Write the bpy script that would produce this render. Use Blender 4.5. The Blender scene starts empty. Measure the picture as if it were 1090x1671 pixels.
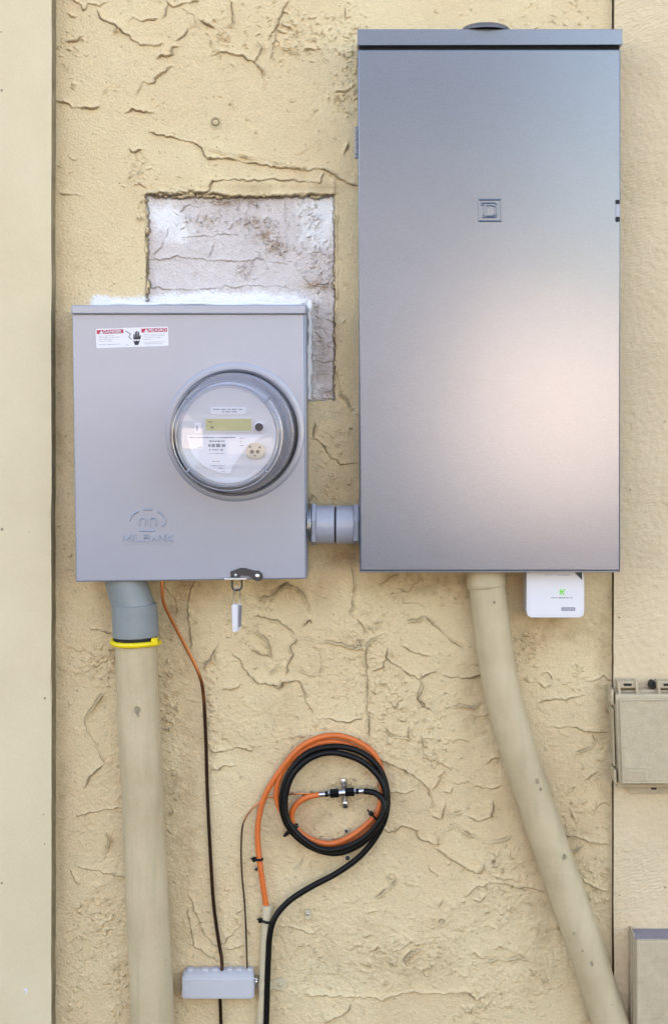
import bpy, bmesh, math, random
import numpy as np
from mathutils import Vector, Matrix, Quaternion

# ------------------------------------------------------------------ scene, camera, light
sc = bpy.context.scene
C = sc.collection
R = math.radians
S = 0.0009                 # metres per photo pixel on the wall plane
D = 2.3                    # camera distance from the wall
W_, H_ = 1090, 1671
AX, AY = 600.0, 620.0      # photo pixel straight ahead of the camera
ZB = 0.25                  # height of the bottom edge of the photo on the wall
def wx(px): return (px - 545.0) * S
def wz(py): return ZB + (1671.0 - py) * S
CAMX, CAMZ = wx(AX), wz(AY)
def K(d): return (D - d) / D
def P(px, py, d=0.0):
    """point at distance d in front of the wall that lies on the sight line of a photo pixel"""
    k = K(d)
    return Vector((CAMX + (wx(px) - CAMX) * k, -d, CAMZ + (wz(py) - CAMZ) * k))
def L(px, d=0.0): return px * S * K(d)

cam = bpy.data.cameras.new('camera'); co = bpy.data.objects.new('camera', cam); C.objects.link(co)
co.location = (CAMX, -D, CAMZ); co.rotation_euler = (R(90), 0, 0)
cam.sensor_width = 36; cam.sensor_fit = 'AUTO'
cam.lens = 36 * D / (H_ * S)
cam.shift_x = (545 - AX) / H_; cam.shift_y = -(835.5 - AY) / H_
cam.clip_start = 0.02; cam.clip_end = 500
sc.camera = co

SUN_EL, SUN_AZ = 29.0, 14.0
world = bpy.data.worlds.new('World'); sc.world = world; world.use_nodes = True
wn = world.node_tree.nodes; wl = world.node_tree.links
sky = wn.new('ShaderNodeTexSky'); sky.sky_type = 'NISHITA'; sky.sun_disc = False
sky.sun_elevation = R(SUN_EL); sky.sun_rotation = R(SUN_AZ)
sky.air_density = 1.0; sky.dust_density = 2.5; sky.ozone_density = 1.0
bg = wn['Background']; bg.inputs['Strength'].default_value = 0.12
wl.new(sky.outputs['Color'], bg.inputs['Color'])
sun = bpy.data.lights.new('sun', 'SUN'); sun.energy = 3.6; sun.angle = R(0.5); sun.color = (1.0, 0.94, 0.84)
so = bpy.data.objects.new('sun', sun); C.objects.link(so)
so.rotation_euler = (R(-(90 - SUN_EL)), 0, R(-SUN_AZ)); so.location = (0, 4, 6)
sc.view_settings.view_transform = 'Standard'; sc.view_settings.look = 'None'
sc.view_settings.exposure = 3.03; sc.view_settings.gamma = 1.0
sc.view_settings.use_curve_mapping = False
sc.view_settings.use_white_balance = True     # the phone's balance for open shade
sc.view_settings.white_balance_temperature = 7900; sc.view_settings.white_balance_tint = 16
sc.cycles.max_bounces = 6; sc.cycles.diffuse_bounces = 3; sc.cycles.glossy_bounces = 3; sc.cycles.transparent_max_bounces = 10

random.seed(11); rng = np.random.default_rng(5)

# ------------------------------------------------------------------ materials
def mat(name, col, rough=0.6, metal=0.0, spec=0.5, var=0.0, vscale=20.0, bump=0.0, bscale=200.0,
        col2=None, speck=0.0, sscale=900.0, coat=0.0, coat_r=0.2, rvar=0.0, ior=1.5, dots=0.0, dscale=60.0, wave=0.0, wscale=5.0, streak=0.0):
    m = bpy.data.materials.new(name); m.use_nodes = True
    nt = m.node_tree; n = nt.nodes; l = nt.links; b = n['Principled BSDF']
    b.inputs['Base Color'].default_value = (*col, 1); b.inputs['Roughness'].default_value = rough
    b.inputs['Metallic'].default_value = metal; b.inputs['IOR'].default_value = ior; b.inputs['Specular IOR Level'].default_value = spec
    if coat:
        b.inputs['Coat Weight'].default_value = coat; b.inputs['Coat Roughness'].default_value = coat_r
    tc = n.new('ShaderNodeTexCoord'); geo = n.new('ShaderNodeNewGeometry'); pos = geo.outputs['Position']
    out = None
    if var or col2:
        nz = n.new('ShaderNodeTexNoise'); nz.inputs['Scale'].default_value = vscale
        nz.inputs['Detail'].default_value = 6; nz.inputs['Roughness'].default_value = 0.65
        l.new(pos, nz.inputs['Vector'])
        mr = n.new('ShaderNodeMapRange'); l.new(nz.outputs['Fac'], mr.inputs['Value'])
        mr.inputs['From Min'].default_value = 0.35; mr.inputs['From Max'].default_value = 0.68
        mx = n.new('ShaderNodeMix'); mx.data_type = 'RGBA'
        c2 = col2 if col2 else tuple(max(0, c * (1 - var)) for c in col)
        mx.inputs[6].default_value = (*col, 1); mx.inputs[7].default_value = (*c2, 1)
        l.new(mr.outputs['Result'], mx.inputs[0]); out = mx.outputs[2]
        if rvar:
            mr2 = n.new('ShaderNodeMapRange'); l.new(nz.outputs['Fac'], mr2.inputs['Value'])
            mr2.inputs['From Min'].default_value = 0.3; mr2.inputs['From Max'].default_value = 0.7
            mr2.inputs['To Min'].default_value = rough - rvar; mr2.inputs['To Max'].default_value = rough + rvar
            l.new(mr2.outputs['Result'], b.inputs['Roughness'])
    if speck:
        ns = n.new('ShaderNodeTexNoise'); ns.inputs['Scale'].default_value = sscale; ns.inputs['Detail'].default_value = 2
        l.new(pos, ns.inputs['Vector'])
        mr = n.new('ShaderNodeMapRange'); l.new(ns.outputs['Fac'], mr.inputs['Value'])
        mr.inputs['From Min'].default_value = 0.3; mr.inputs['From Max'].default_value = 0.7
        mr.inputs['To Min'].default_value = 1 - speck; mr.inputs['To Max'].default_value = 1 + speck
        mx = n.new('ShaderNodeMix'); mx.data_type = 'RGBA'; mx.blend_type = 'MULTIPLY'; mx.inputs[0].default_value = 1
        if out: l.new(out, mx.inputs[6])
        else: mx.inputs[6].default_value = (*col, 1)
        l.new(mr.outputs['Result'], mx.inputs[7]); out = mx.outputs[2]
    def darken(out, fac, c):
        mx = n.new('ShaderNodeMix'); mx.data_type = 'RGBA'; mx.inputs[7].default_value = (*c, 1)
        if out: l.new(out, mx.inputs[6])
        else: mx.inputs[6].default_value = (*col, 1)
        l.new(fac, mx.inputs[0]); return mx.outputs[2]
    if streak:
        mp_ = n.new('ShaderNodeMapping'); mp_.inputs['Scale'].default_value = (1, 1, 0.12); l.new(pos, mp_.inputs['Vector'])
        nk = n.new('ShaderNodeTexNoise'); nk.inputs['Scale'].default_value = 60; nk.inputs['Detail'].default_value = 5; l.new(mp_.outputs[0], nk.inputs['Vector'])
        mk_ = n.new('ShaderNodeMapRange'); l.new(nk.outputs['Fac'], mk_.inputs['Value'])
        mk_.inputs['From Min'].default_value = 0.48; mk_.inputs['From Max'].default_value = 0.75; mk_.inputs['To Max'].default_value = streak
        out = darken(out, mk_.outputs['Result'], tuple(c * 0.45 for c in col))
    if dots:
        vo = n.new('ShaderNodeTexVoronoi'); vo.inputs['Scale'].default_value = dscale; l.new(pos, vo.inputs['Vector'])
        sc_ = n.new('ShaderNodeSeparateColor'); l.new(vo.outputs['Color'], sc_.inputs['Color'])
        rm = n.new('ShaderNodeMapRange'); l.new(sc_.outputs['Red'], rm.inputs['Value']); rm.inputs['From Min'].default_value = 0.75; rm.inputs['To Max'].default_value = 0.11
        lt_ = n.new('ShaderNodeMath'); lt_.operation = 'LESS_THAN'; l.new(vo.outputs['Distance'], lt_.inputs[0]); l.new(rm.outputs['Result'], lt_.inputs[1])
        ml = n.new('ShaderNodeMath'); ml.operation = 'MULTIPLY'; l.new(lt_.outputs[0], ml.inputs[0]); ml.inputs[1].default_value = dots
        out = darken(out, ml.outputs[0], (0.13, 0.10, 0.065))
    if out: l.new(out, b.inputs['Base Color'])
    if bump:
        nb = n.new('ShaderNodeTexNoise'); nb.inputs['Scale'].default_value = bscale; nb.inputs['Detail'].default_value = 4
        l.new(pos, nb.inputs['Vector'])
        bp = n.new('ShaderNodeBump'); bp.inputs['Strength'].default_value = 1.0; bp.inputs['Distance'].default_value = bump
        l.new(nb.outputs['Fac'], bp.inputs['Height']); l.new(bp.outputs['Normal'], b.inputs['Normal'])
        if wave:
            nw = n.new('ShaderNodeTexNoise'); nw.inputs['Scale'].default_value = wscale; nw.inputs['Detail'].default_value = 1.5
            l.new(pos, nw.inputs['Vector'])
            bw = n.new('ShaderNodeBump'); bw.inputs['Strength'].default_value = 1.0; bw.inputs['Distance'].default_value = wave
            l.new(nw.outputs['Fac'], bw.inputs['Height']); l.new(bp.outputs['Normal'], bw.inputs['Normal']); l.new(bw.outputs['Normal'], b.inputs['Normal'])
    return m

WALLCOL = (0.71, 0.57, 0.348)
def stucco_mat(name, base, base2, white=None):
    """painted render; vertex colour R = dirt lodged in cracks, G = brown run-off stain, B = pale filler"""
    m = mat(name, base, rough=0.78, spec=0.25, col2=base2, vscale=4.5, bump=0.0017, bscale=340, speck=0.08, sscale=420, dots=0.6, dscale=70)
    nt = m.node_tree; n = nt.nodes; l = nt.links; b = n['Principled BSDF']
    src = b.inputs['Base Color'].links[0].from_socket
    a = n.new('ShaderNodeVertexColor'); a.layer_name = 'wear'
    sp = n.new('ShaderNodeSeparateColor'); l.new(a.outputs['Color'], sp.inputs['Color'])
    if white:
        mx = n.new('ShaderNodeMix'); mx.data_type = 'RGBA'; mx.inputs[7].default_value = (*white, 1)
        l.new(sp.outputs['Blue'], mx.inputs[0]); l.new(src, mx.inputs[6]); src = mx.outputs[2]
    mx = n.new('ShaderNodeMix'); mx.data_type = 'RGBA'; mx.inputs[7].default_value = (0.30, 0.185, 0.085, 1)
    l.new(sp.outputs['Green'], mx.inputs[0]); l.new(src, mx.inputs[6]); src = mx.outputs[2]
    mx = n.new('ShaderNodeMix'); mx.data_type = 'RGBA'; mx.inputs[7].default_value = (0.075, 0.05, 0.03, 1)
    l.new(sp.outputs['Red'], mx.inputs[0]); l.new(src, mx.inputs[6]); src = mx.outputs[2]
    l.new(src, b.inputs['Base Color'])
    return m

M = {}
M['stucco'] = stucco_mat('cream_stucco', WALLCOL, (0.66, 0.495, 0.292), white=(0.76, 0.75, 0.75))
M['patch'] = stucco_mat('grey_plaster', (0.66, 0.59, 0.56), (0.55, 0.48, 0.455), white=(0.80, 0.78, 0.78))
M['board'] = mat('painted_board', (0.665, 0.555, 0.372), 0.6, spec=0.3, col2=(0.605, 0.495, 0.318), vscale=5, bump=0.0003, bscale=260, speck=0.03, dots=0.7, dscale=48)
M['board_edge'] = mat('board_edge_paint', (0.20, 0.155, 0.09), 0.7, spec=0.3, col2=(0.34, 0.28, 0.17), vscale=30, bump=0.0008, bscale=300)  # edge colour much darker than the board's face
M['board_right'] = mat('rough_board', (0.67, 0.53, 0.35), 0.72, spec=0.3, col2=(0.60, 0.465, 0.295), vscale=7, bump=0.003, bscale=110, speck=0.07, dots=0.7, dscale=60)
M['panel'] = mat('grey_enamel', (0.070, 0.097, 0.147), 0.20, metal=0.08, spec=0.85, ior=1.76, var=0.13, vscale=4, wave=0.0006, wscale=4.0, bump=0.00002, bscale=600, speck=0.12, sscale=520)
M['socket'] = mat('pale_grey_enamel', (0.265, 0.285, 0.35), 0.29, metal=0.08, spec=0.8, ior=1.66, var=0.07, vscale=6, wave=0.0005, wscale=5, dots=0.25, dscale=45, bump=0.00002, bscale=600, speck=0.05, sscale=1100)
M['pvc_grey'] = mat('grey_pvc', (0.225, 0.248, 0.25), 0.38, spec=0.5, var=0.12, vscale=30, bump=0.0001, bscale=200)
M['fitting'] = mat('grey_fitting', (0.33, 0.34, 0.40), 0.3, spec=0.6, var=0.1, vscale=25)
M['hub'] = mat('dark_grey_zinc', (0.10, 0.10, 0.125), 0.4, metal=0.2)
M['steel'] = mat('zinc_steel', (0.62, 0.62, 0.62), 0.28, metal=1.0, var=0.2, vscale=60)
M['ringsteel'] = mat('ring_steel', (0.50, 0.49, 0.50), 0.2, metal=1.0, col2=(0.26, 0.20, 0.14), vscale=14)  # brown mottling stands in for brown reflections on the ring
M['black'] = mat('black_plastic', (0.0045, 0.004, 0.004), 0.42, spec=0.22)
M['black_steel'] = mat('black_steel', (0.05, 0.048, 0.05), 0.4, metal=0.3, var=0.3, vscale=90)
M['gap'] = mat('dark_gasket', (0.008, 0.008, 0.009), 0.7)  # near black, stands in for the shade inside gaps and slots
M['pipe'] = mat('painted_pvc', (0.555, 0.445, 0.283), 0.5, spec=0.4, col2=(0.46, 0.36, 0.218), vscale=11, bump=0.0003, bscale=120, speck=0.04, dots=0.55, dscale=55, streak=0.3)
M['yellow'] = mat('yellow_nylon', (0.80, 0.60, 0.008), 0.35)
M['orange'] = mat('orange_jacket', (0.72, 0.155, 0.03), 0.42, var=0.12, vscale=30)
M['white'] = mat('white_plastic', (0.66, 0.645, 0.68), 0.32, spec=0.5)
M['whitepaper'] = mat('white_print', (0.69, 0.67, 0.695), 0.45)
M['red'] = mat('red_print', (0.45, 0.03, 0.075), 0.45)
M['ink'] = mat('dark_ink', (0.02, 0.02, 0.025), 0.5)
M['greyink'] = mat('grey_ink', (0.22, 0.21, 0.24), 0.5)
M['face'] = mat('meter_faceplate', (0.56, 0.54, 0.55), 0.5)
M['barrel'] = mat('meter_barrel', (0.24, 0.235, 0.26), 0.4)
M['side'] = mat('meter_side', (0.42, 0.41, 0.44), 0.4)
M['scuff'] = mat('scuffed_pvc', (0.22, 0.17, 0.10), 0.8, col2=(0.36, 0.3, 0.2), vscale=150)
M['groove'] = mat('dirty_edge', (0.09, 0.065, 0.04), 0.85, col2=(0.16, 0.12, 0.075), vscale=40)  # dark colour stands in for the shadow gap beside the right board
M['lcd'] = mat('display_glass', (0.43, 0.41, 0.19), 0.15, spec=0.6, col2=(0.40, 0.385, 0.19), vscale=60)
M['lcdseg'] = mat('display_segment', (0.16, 0.15, 0.07), 0.3)
M['beigeport'] = mat('beige_port', (0.50, 0.43, 0.33), 0.45)
M['caulk'] = mat('white_caulk', (0.80, 0.80, 0.80), 0.5, spec=0.4, var=0.08, vscale=40, bump=0.0008, bscale=60)
M['block'] = mat('grey_block', (0.50, 0.50, 0.52), 0.42, var=0.06, vscale=30, bump=0.0001, bscale=300)
M['beigebox'] = mat('beige_box', (0.51, 0.415, 0.28), 0.5, spec=0.4, col2=(0.435, 0.35, 0.23), vscale=70, bump=0.0003, bscale=420, speck=0.08, sscale=420)
M['dustytop'] = mat('dusty_top', (0.27, 0.24, 0.27), 0.8, col2=(0.22, 0.19, 0.2), vscale=70)
M['green'] = mat('green_print', (0.09, 0.62, 0.03), 0.4)
M['cream_strap'] = mat('cream_strap', (0.60, 0.51, 0.34), 0.55, var=0.1, vscale=60)
# copper that is bright where it was cut short ago and tarnished lower down
def copper(top, low):
    m = mat('copper_wire', (0.62, 0.20, 0.07), 0.33, metal=0.85)
    nt = m.node_tree; n = nt.nodes; l = nt.links; b = n['Principled BSDF']
    g = n.new('ShaderNodeNewGeometry'); sx = n.new('ShaderNodeSeparateXYZ'); l.new(g.outputs['Position'], sx.inputs[0])
    nz = n.new('ShaderNodeTexNoise'); nz.inputs['Scale'].default_value = 22; l.new(g.outputs['Position'], nz.inputs['Vector'])
    ad = n.new('ShaderNodeMath'); ad.operation = 'MULTIPLY_ADD'; l.new(nz.outputs['Fac'], ad.inputs[0]); ad.inputs[1].default_value = 0.10
    l.new(sx.outputs['Z'], ad.inputs[2])
    mr = n.new('ShaderNodeMapRange'); l.new(ad.outputs[0], mr.inputs['Value'])
    mr.inputs['From Min'].default_value = wz(low) + 0.05; mr.inputs['From Max'].default_value = wz(top) + 0.05
    mx = n.new('ShaderNodeMix'); mx.data_type = 'RGBA'
    mx.inputs[6].default_value = (0.055, 0.028, 0.018, 1); mx.inputs[7].default_value = (0.70, 0.25, 0.09, 1)
    l.new(mr.outputs['Result'], mx.inputs[0]); l.new(mx.outputs[2], b.inputs['Base Color'])
    return m
M['copper'] = copper(1085, 1150); M['copper_thin'] = copper(1305, 1345)
def clear(name, tint=(0.93, 0.93, 0.95), base=0.05, rough=0.06, edge=0.55):
    m = bpy.data.materials.new(name); m.use_nodes = True
    nt = m.node_tree; n = nt.nodes; l = nt.links; n.remove(n['Principled BSDF'])
    out = n['Material Output']
    tr = n.new('ShaderNodeBsdfTransparent'); tr.inputs['Color'].default_value = (*tint, 1)
    gl = n.new('ShaderNodeBsdfGlossy'); gl.inputs['Roughness'].default_value = rough
    lw = n.new('ShaderNodeLayerWeight'); lw.inputs['Blend'].default_value = 0.25
    mr = n.new('ShaderNodeMapRange'); l.new(lw.outputs['Facing'], mr.inputs['Value'])
    mr.inputs['To Min'].default_value = base; mr.inputs['To Max'].default_value = edge
    mx = n.new('ShaderNodeMixShader'); l.new(mr.outputs['Result'], mx.inputs[0])
    l.new(tr.outputs[0], mx.inputs[1]); l.new(gl.outputs[0], mx.inputs[2]); l.new(mx.outputs[0], out.inputs['Surface'])
    return m
M['glass'] = clear('clear_cover', (0.92, 0.92, 0.95), 0.045, 0.03, 0.30)
M['glassrim'] = clear('clear_rim', (0.75, 0.75, 0.80), 0.22, 0.12, 0.8)

# ------------------------------------------------------------------ mesh helpers
def link(name, me, m, parent=None, smooth=False, flatbig=False):
    o = bpy.data.objects.new(name, me); C.objects.link(o)
    if m is not None:
        for mm in (m if isinstance(m, (list, tuple)) else [m]): me.materials.append(mm)
    if smooth:
        me.polygons.foreach_set('use_smooth', [True] * len(me.polygons))
        try: me.set_sharp_from_angle(angle=R(38))
        except Exception: pass
        if flatbig:      # keep broad faces truly flat, only the rounded edges shade smoothly
            big = max(p.area for p in me.polygons) * 0.02
            for p in me.polygons:
                if p.area > big: p.use_smooth = False
    if parent is not None: o.parent = parent
    return o
def from_bm(name, bm, m, parent=None, smooth=False, flatbig=False):
    bmesh.ops.recalc_face_normals(bm, faces=bm.faces[:])
    me = bpy.data.meshes.new(name); bm.to_mesh(me); bm.free()
    return link(name, me, m, parent, smooth, flatbig)
def thing(name, label, cat, group=None):
    o = bpy.data.objects.new(name, None); C.objects.link(o)
    o.empty_display_size = 0.05
    return tag(o, label, cat, group)
def tag(o, label, cat, group=None):
    o['label'] = label; o['category'] = cat
    if group: o['group'] = group
    return o
def struct(o): o['kind'] = 'structure'; return o

def add_hexa(bm, pts):
    """pts: 4 front corners (tl,tr,br,bl) then 4 back corners"""
    v = [bm.verts.new(p) for p in pts]
    for f in ((0, 3, 2, 1), (4, 5, 6, 7), (0, 1, 5, 4), (1, 2, 6, 5), (2, 3, 7, 6), (3, 0, 4, 7)):
        bm.faces.new([v[i] for i in f])
    return v
def box_pts(corners, df, db):
    """corners: four photo pixels tl,tr,br,bl seen at front depth df; straight sides back to depth db"""
    f = [P(x, y, df) for x, y in corners]
    return f + [Vector((p.x, -db, p.z)) for p in f]
def rect(x0, y0, x1, y1): return [(x0, y0), (x1, y0), (x1, y1), (x0, y1)]
def box(name, corners, df, db, m, parent=None, bevel=0.0, segs=2, smooth=True):
    bm = bmesh.new(); add_hexa(bm, box_pts(corners, df, db))
    if bevel: bmesh.ops.bevel(bm, geom=bm.edges[:], offset=bevel, segments=segs, affect='EDGES', profile=0.5)
    return from_bm(name, bm, m, parent, smooth and bevel > 0, True)
def prism_pts(bm, pts, df, db):
    """outline given as photo pixels at depth df, extruded straight back to db"""
    f = [P(x, y, df) for x, y in pts]
    a = [bm.verts.new(p) for p in f]; b = [bm.verts.new((p.x, -db, p.z)) for p in f]
    bm.faces.new(a); bm.faces.new(b[::-1]); n = len(a)
    for i in range(n): bm.faces.new((a[i], b[i], b[(i + 1) % n], a[(i + 1) % n]))
def prism(name, pts, df, db, m, parent=None, bevel=0.0, smooth=False):
    bm = bmesh.new(); prism_pts(bm, pts, df, db)
    if bevel: bmesh.ops.bevel(bm, geom=bm.edges[:], offset=bevel, segments=2, affect='EDGES', profile=0.5)
    return from_bm(name, bm, m, parent, smooth, True)
def rrect(x0, y0, x1, y1, r, n=6):
    pts = []
    for cx, cy, a0 in ((x1 - r, y0 + r, -90), (x1 - r, y1 - r, 0), (x0 + r, y1 - r, 90), (x0 + r, y0 + r, 180)):
        for i in range(n + 1):
            a = R(a0 + 90 * i / n); pts.append((cx + r * math.cos(a), cy + r * math.sin(a)))
    return pts
def smooth_path(pts, step=0.006, loopjit=0.0):
    pts = [Vector(p) for p in pts]
    if len(pts) < 3: return pts
    q = [pts[0] * 2 - pts[1]] + pts + [pts[-1] * 2 - pts[-2]]
    out = []
    for i in range(1, len(q) - 2):
        p0, p1, p2, p3 = q[i - 1:i + 3]
        n = max(2, int((p2 - p1).length / step))
        for k in range(n):
            t = k / n
            out.append(0.5 * ((2 * p1) + (p2 - p0) * t + (2 * p0 - 5 * p1 + 4 * p2 - p3) * t * t + (3 * p1 - p0 - 3 * p2 + p3) * t ** 3))
    out.append(pts[-1]); return out
def add_tube(bm, pts, rad, segs=10, cap=True):
    pts = [Vector(p) for p in pts]; n = len(pts)
    rads = rad if isinstance(rad, (list, tuple)) else [rad] * n
    t0 = (pts[1] - pts[0]).normalized()
    up = Vector((0, 1, 0)) if abs(t0.y) < 0.9 else Vector((1, 0, 0))
    nrm = (up - t0 * up.dot(t0)).normalized(); rings = []
    for i in range(n):
        t = (pts[min(i + 1, n - 1)] - pts[max(i - 1, 0)]).normalized()
        nrm = (nrm - t * nrm.dot(t)).normalized(); bi = t.cross(nrm)
        rings.append([bm.verts.new(pts[i] + (nrm * math.cos(a) + bi * math.sin(a)) * rads[i])
                      for a in (2 * math.pi * k / segs for k in range(segs))])
    for i in range(n - 1):
        for k in range(segs):
            bm.faces.new((rings[i][k], rings[i][(k + 1) % segs], rings[i + 1][(k + 1) % segs], rings[i + 1][k]))
    if cap: bm.faces.new(rings[0][::-1]); bm.faces.new(rings[-1])
def tube(name, pts, rad, m, parent=None, segs=10):
    bm = bmesh.new(); add_tube(bm, pts, rad, segs)
    return from_bm(name, bm, m, parent, True)
def add_lathe(bm, prof, origin, axis=Vector((0, -1, 0)), segs=64, closed=False):
    """prof: (radius, height along axis)"""
    axis = axis.normalized(); u = axis.orthogonal().normalized(); v = axis.cross(u); rings = []
    for r, h in prof:
        if r < 1e-7: rings.append([bm.verts.new(origin + axis * h)])
        else: rings.append([bm.verts.new(origin + axis * h + (u * math.cos(a) + v * math.sin(a)) * r)
                            for a in (2 * math.pi * k / segs for k in range(segs))])
    pairs = list(zip(rings[:-1], rings[1:])) + ([(rings[-1], rings[0])] if closed else [])
    for A, B in pairs:
        for k in range(segs):
            k2 = (k + 1) % segs
            if len(A) == 1 and len(B) > 1: bm.faces.new((A[0], B[k], B[k2]))
            elif len(B) == 1 and len(A) > 1: bm.faces.new((A[k], B[0], A[k2]))
            elif len(A) > 1: bm.faces.new((A[k], B[k], B[k2], A[k2]))
def lathe(name, prof, origin, m, parent=None, axis=Vector((0, -1, 0)), segs=64, closed=False):
    bm = bmesh.new(); add_lathe(bm, prof, origin, axis, segs, closed)
    return from_bm(name, bm, m, parent, True)
def text(name, s, px, py, d, width_px, height_px, m, parent=None, extrude=0.0002, tilt=0.0, bold=0.0):
    """lettering with its lower left corner at a photo pixel, fitted to a width and cap height"""
    cu = bpy.data.curves.new(name, 'FONT'); cu.body = s; cu.size = 1.0; cu.extrude = 0.0; cu.offset = bold; cu.fill_mode = 'FRONT'
    to = bpy.data.objects.new(name, cu); C.objects.link(to)
    dg = bpy.context.evaluated_depsgraph_get(); me = bpy.data.meshes.new_from_object(to.evaluated_get(dg))
    bpy.data.objects.remove(to); bpy.data.curves.remove(cu)
    bm = bmesh.new(); bm.from_mesh(me); bpy.data.meshes.remove(me)
    xs = [v.co.x for v in bm.verts]; ys = [v.co.y for v in bm.verts]
    x0, x1, y0, y1 = min(xs), max(xs), min(ys), max(ys)
    r = bmesh.ops.extrude_face_region(bm, geom=bm.faces[:])
    top = [g for g in r['geom'] if isinstance(g, bmesh.types.BMVert)]; ts = set(top)
    ca, sa = math.cos(tilt), math.sin(tilt)
    for v in bm.verts:
        u = (v.co.x - x0) / (x1 - x0) * width_px; w = (v.co.y - y0) / (y1 - y0) * height_px
        p = P(px + u * ca + w * sa, py + u * sa - w * ca, d)
        v.co = Vector((p.x, -d - (extrude if v in ts else 0.0), p.z))
    return from_bm(name, bm, m, parent)
def dashes(name, rows, d, m, parent=None, tilt=0.0, origin=None, seed=1, thick=0.0002):
    """rows of worn, unreadable small print: (x0, x1, y, height) in photo pixels"""
    rr = random.Random(seed); bm = bmesh.new(); ca, sa = math.cos(tilt), math.sin(tilt)
    ox, oy = origin or (0, 0)
    for x0, x1, y, h in rows:
        x = x0
        while x < x1 - 0.6:
            w = min(rr.uniform(0.5, 1.6) * max(h, 1.2), x1 - x)
            hh = h * rr.uniform(0.55, 1.0)
            q = [(x, y - hh / 2), (x + w, y - hh / 2), (x + w, y + hh / 2), (x, y + hh / 2)]
            q = [(ox + a * ca - b * sa, oy + a * sa + b * ca) for a, b in q]
            add_hexa(bm, box_pts(q, d + thick, d))
            x += w + rr.choice((0.25, 0.3, 0.4, 1.1)) * max(h, 1.0)
    o = from_bm(name, bm, m, parent); o['kind'] = 'stuff'; return o

# ------------------------------------------------------------------ the ground and the unseen scenery added for reflections
def sheet(name, x0, x1, y0, y1, z, m):
    me = bpy.data.meshes.new(name)
    me.from_pydata([(x0, y0, z), (x1, y0, z), (x1, y1, z), (x0, y1, z)], [], [(0, 1, 2, 3)])
    return link(name, me, m)
M['ground'] = mat('dry_lawn', (0.10, 0.10, 0.06), 0.9, var=0.3, vscale=0.8, bump=0.01, bscale=15)
M['mulch'] = mat('dark_mulch', (0.06, 0.043, 0.026), 0.95, var=0.4, vscale=25, bump=0.02, bscale=40)
struct(sheet('ground', -150, 150, -150, 150, 0.0, M['ground']))
struct(sheet('planting_bed', -6, 6, -2.6, 0.0, 0.004, M['mulch']))  # unseen dark strip added to dim the lower wall
M['neighbour2'] = mat('sunlit_grey_render', (0.42, 0.40, 0.40), 0.8, var=0.08, vscale=2)
M['neighbour'] = mat('sunlit_render', (0.78, 0.73, 0.72), 0.8, var=0.08, vscale=2, bump=0.003, bscale=30)
M['fence'] = mat('weathered_timber', (0.07, 0.07, 0.08), 0.85, var=0.3, vscale=6)
def wbox(name, x0, x1, y0, y1, z0, z1, m, parent=None, bevel=0.0):
    bm = bmesh.new()
    add_hexa(bm, [Vector(p) for p in ((x0, y0, z1), (x1, y0, z1), (x1, y0, z0), (x0, y0, z0), (x0, y1, z1), (x1, y1, z1), (x1, y1, z0), (x0, y1, z0))])
    if bevel: bmesh.ops.bevel(bm, geom=bm.edges[:], offset=bevel, segments=2, affect='EDGES')
    return from_bm(name, bm, m, parent)
gw = thing('garden_wall', 'sunlit pale garden wall across the yard, mirrored in the tall panel door', 'wall')  # unseen wall, placed and sized for the sheen on the door
wbox('rendered_face', 0.60, 1.85, -7.4, -7.2, 0.42, 1.60, M['neighbour'], gw, 0.02)
wbox('plinth', 0.60, 1.85, -7.42, -7.17, 0.0, 0.42, M['fence'], gw)  # added dark base keeps the lower door reflection dark
M['patio'] = mat('pale_concrete', (0.55, 0.51, 0.50), 0.85, var=0.1, vscale=3)
struct(sheet('patio', 1.1, 4.5, -7.15, -5.0, 0.006, M['patio']))  # unseen pale slab added to brighten the door's lower right reflection
M['siding'] = mat('blue_grey_siding', (0.13, 0.15, 0.185), 0.7, var=0.15, vscale=1.5); M['shingle'] = mat('dark_shingle', (0.07, 0.07, 0.075), 0.9, var=0.3, vscale=4)
nh = thing('neighbour_house', 'blue grey house beyond the yard, mirrored in the upper half of the tall door', 'house')  # unseen house added to darken the upper door's reflection
wbox('facade', -9, 1.5, -17, -11, 0, 3.6, M['siding'], nh)
bm = bmesh.new(); add_hexa(bm, [Vector(p) for p in ((-9.4, -14.6, 5.6), (1.8, -14.6, 5.6), (1.8, -10.6, 3.6), (-9.4, -10.6, 3.6), (-9.4, -14.7, 5.45), (1.8, -14.7, 5.45), (1.8, -14.7, 3.62), (-9.4, -14.7, 3.62))])
from_bm('roof', bm, M['shingle'], nh)
gw2 = thing('garden_wall', 'duller grey garden wall across the yard, mirrored in the meter box cover', 'wall')  # unseen wall added for the meter cover's reflection
wbox('rendered_face', -3.6, -0.75, -7.4, -7.2, 0.95, 1.9, M['neighbour2'], gw2, 0.02)
wbox('plinth', -3.6, -0.75, -7.42, -7.17, 0.0, 0.95, M['fence'], gw2)

# ------------------------------------------------------------------ the house wall
wall = thing('stucco_wall', 'cream stucco house wall with trowelled ridges, behind all the boxes', 'wall')
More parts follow.
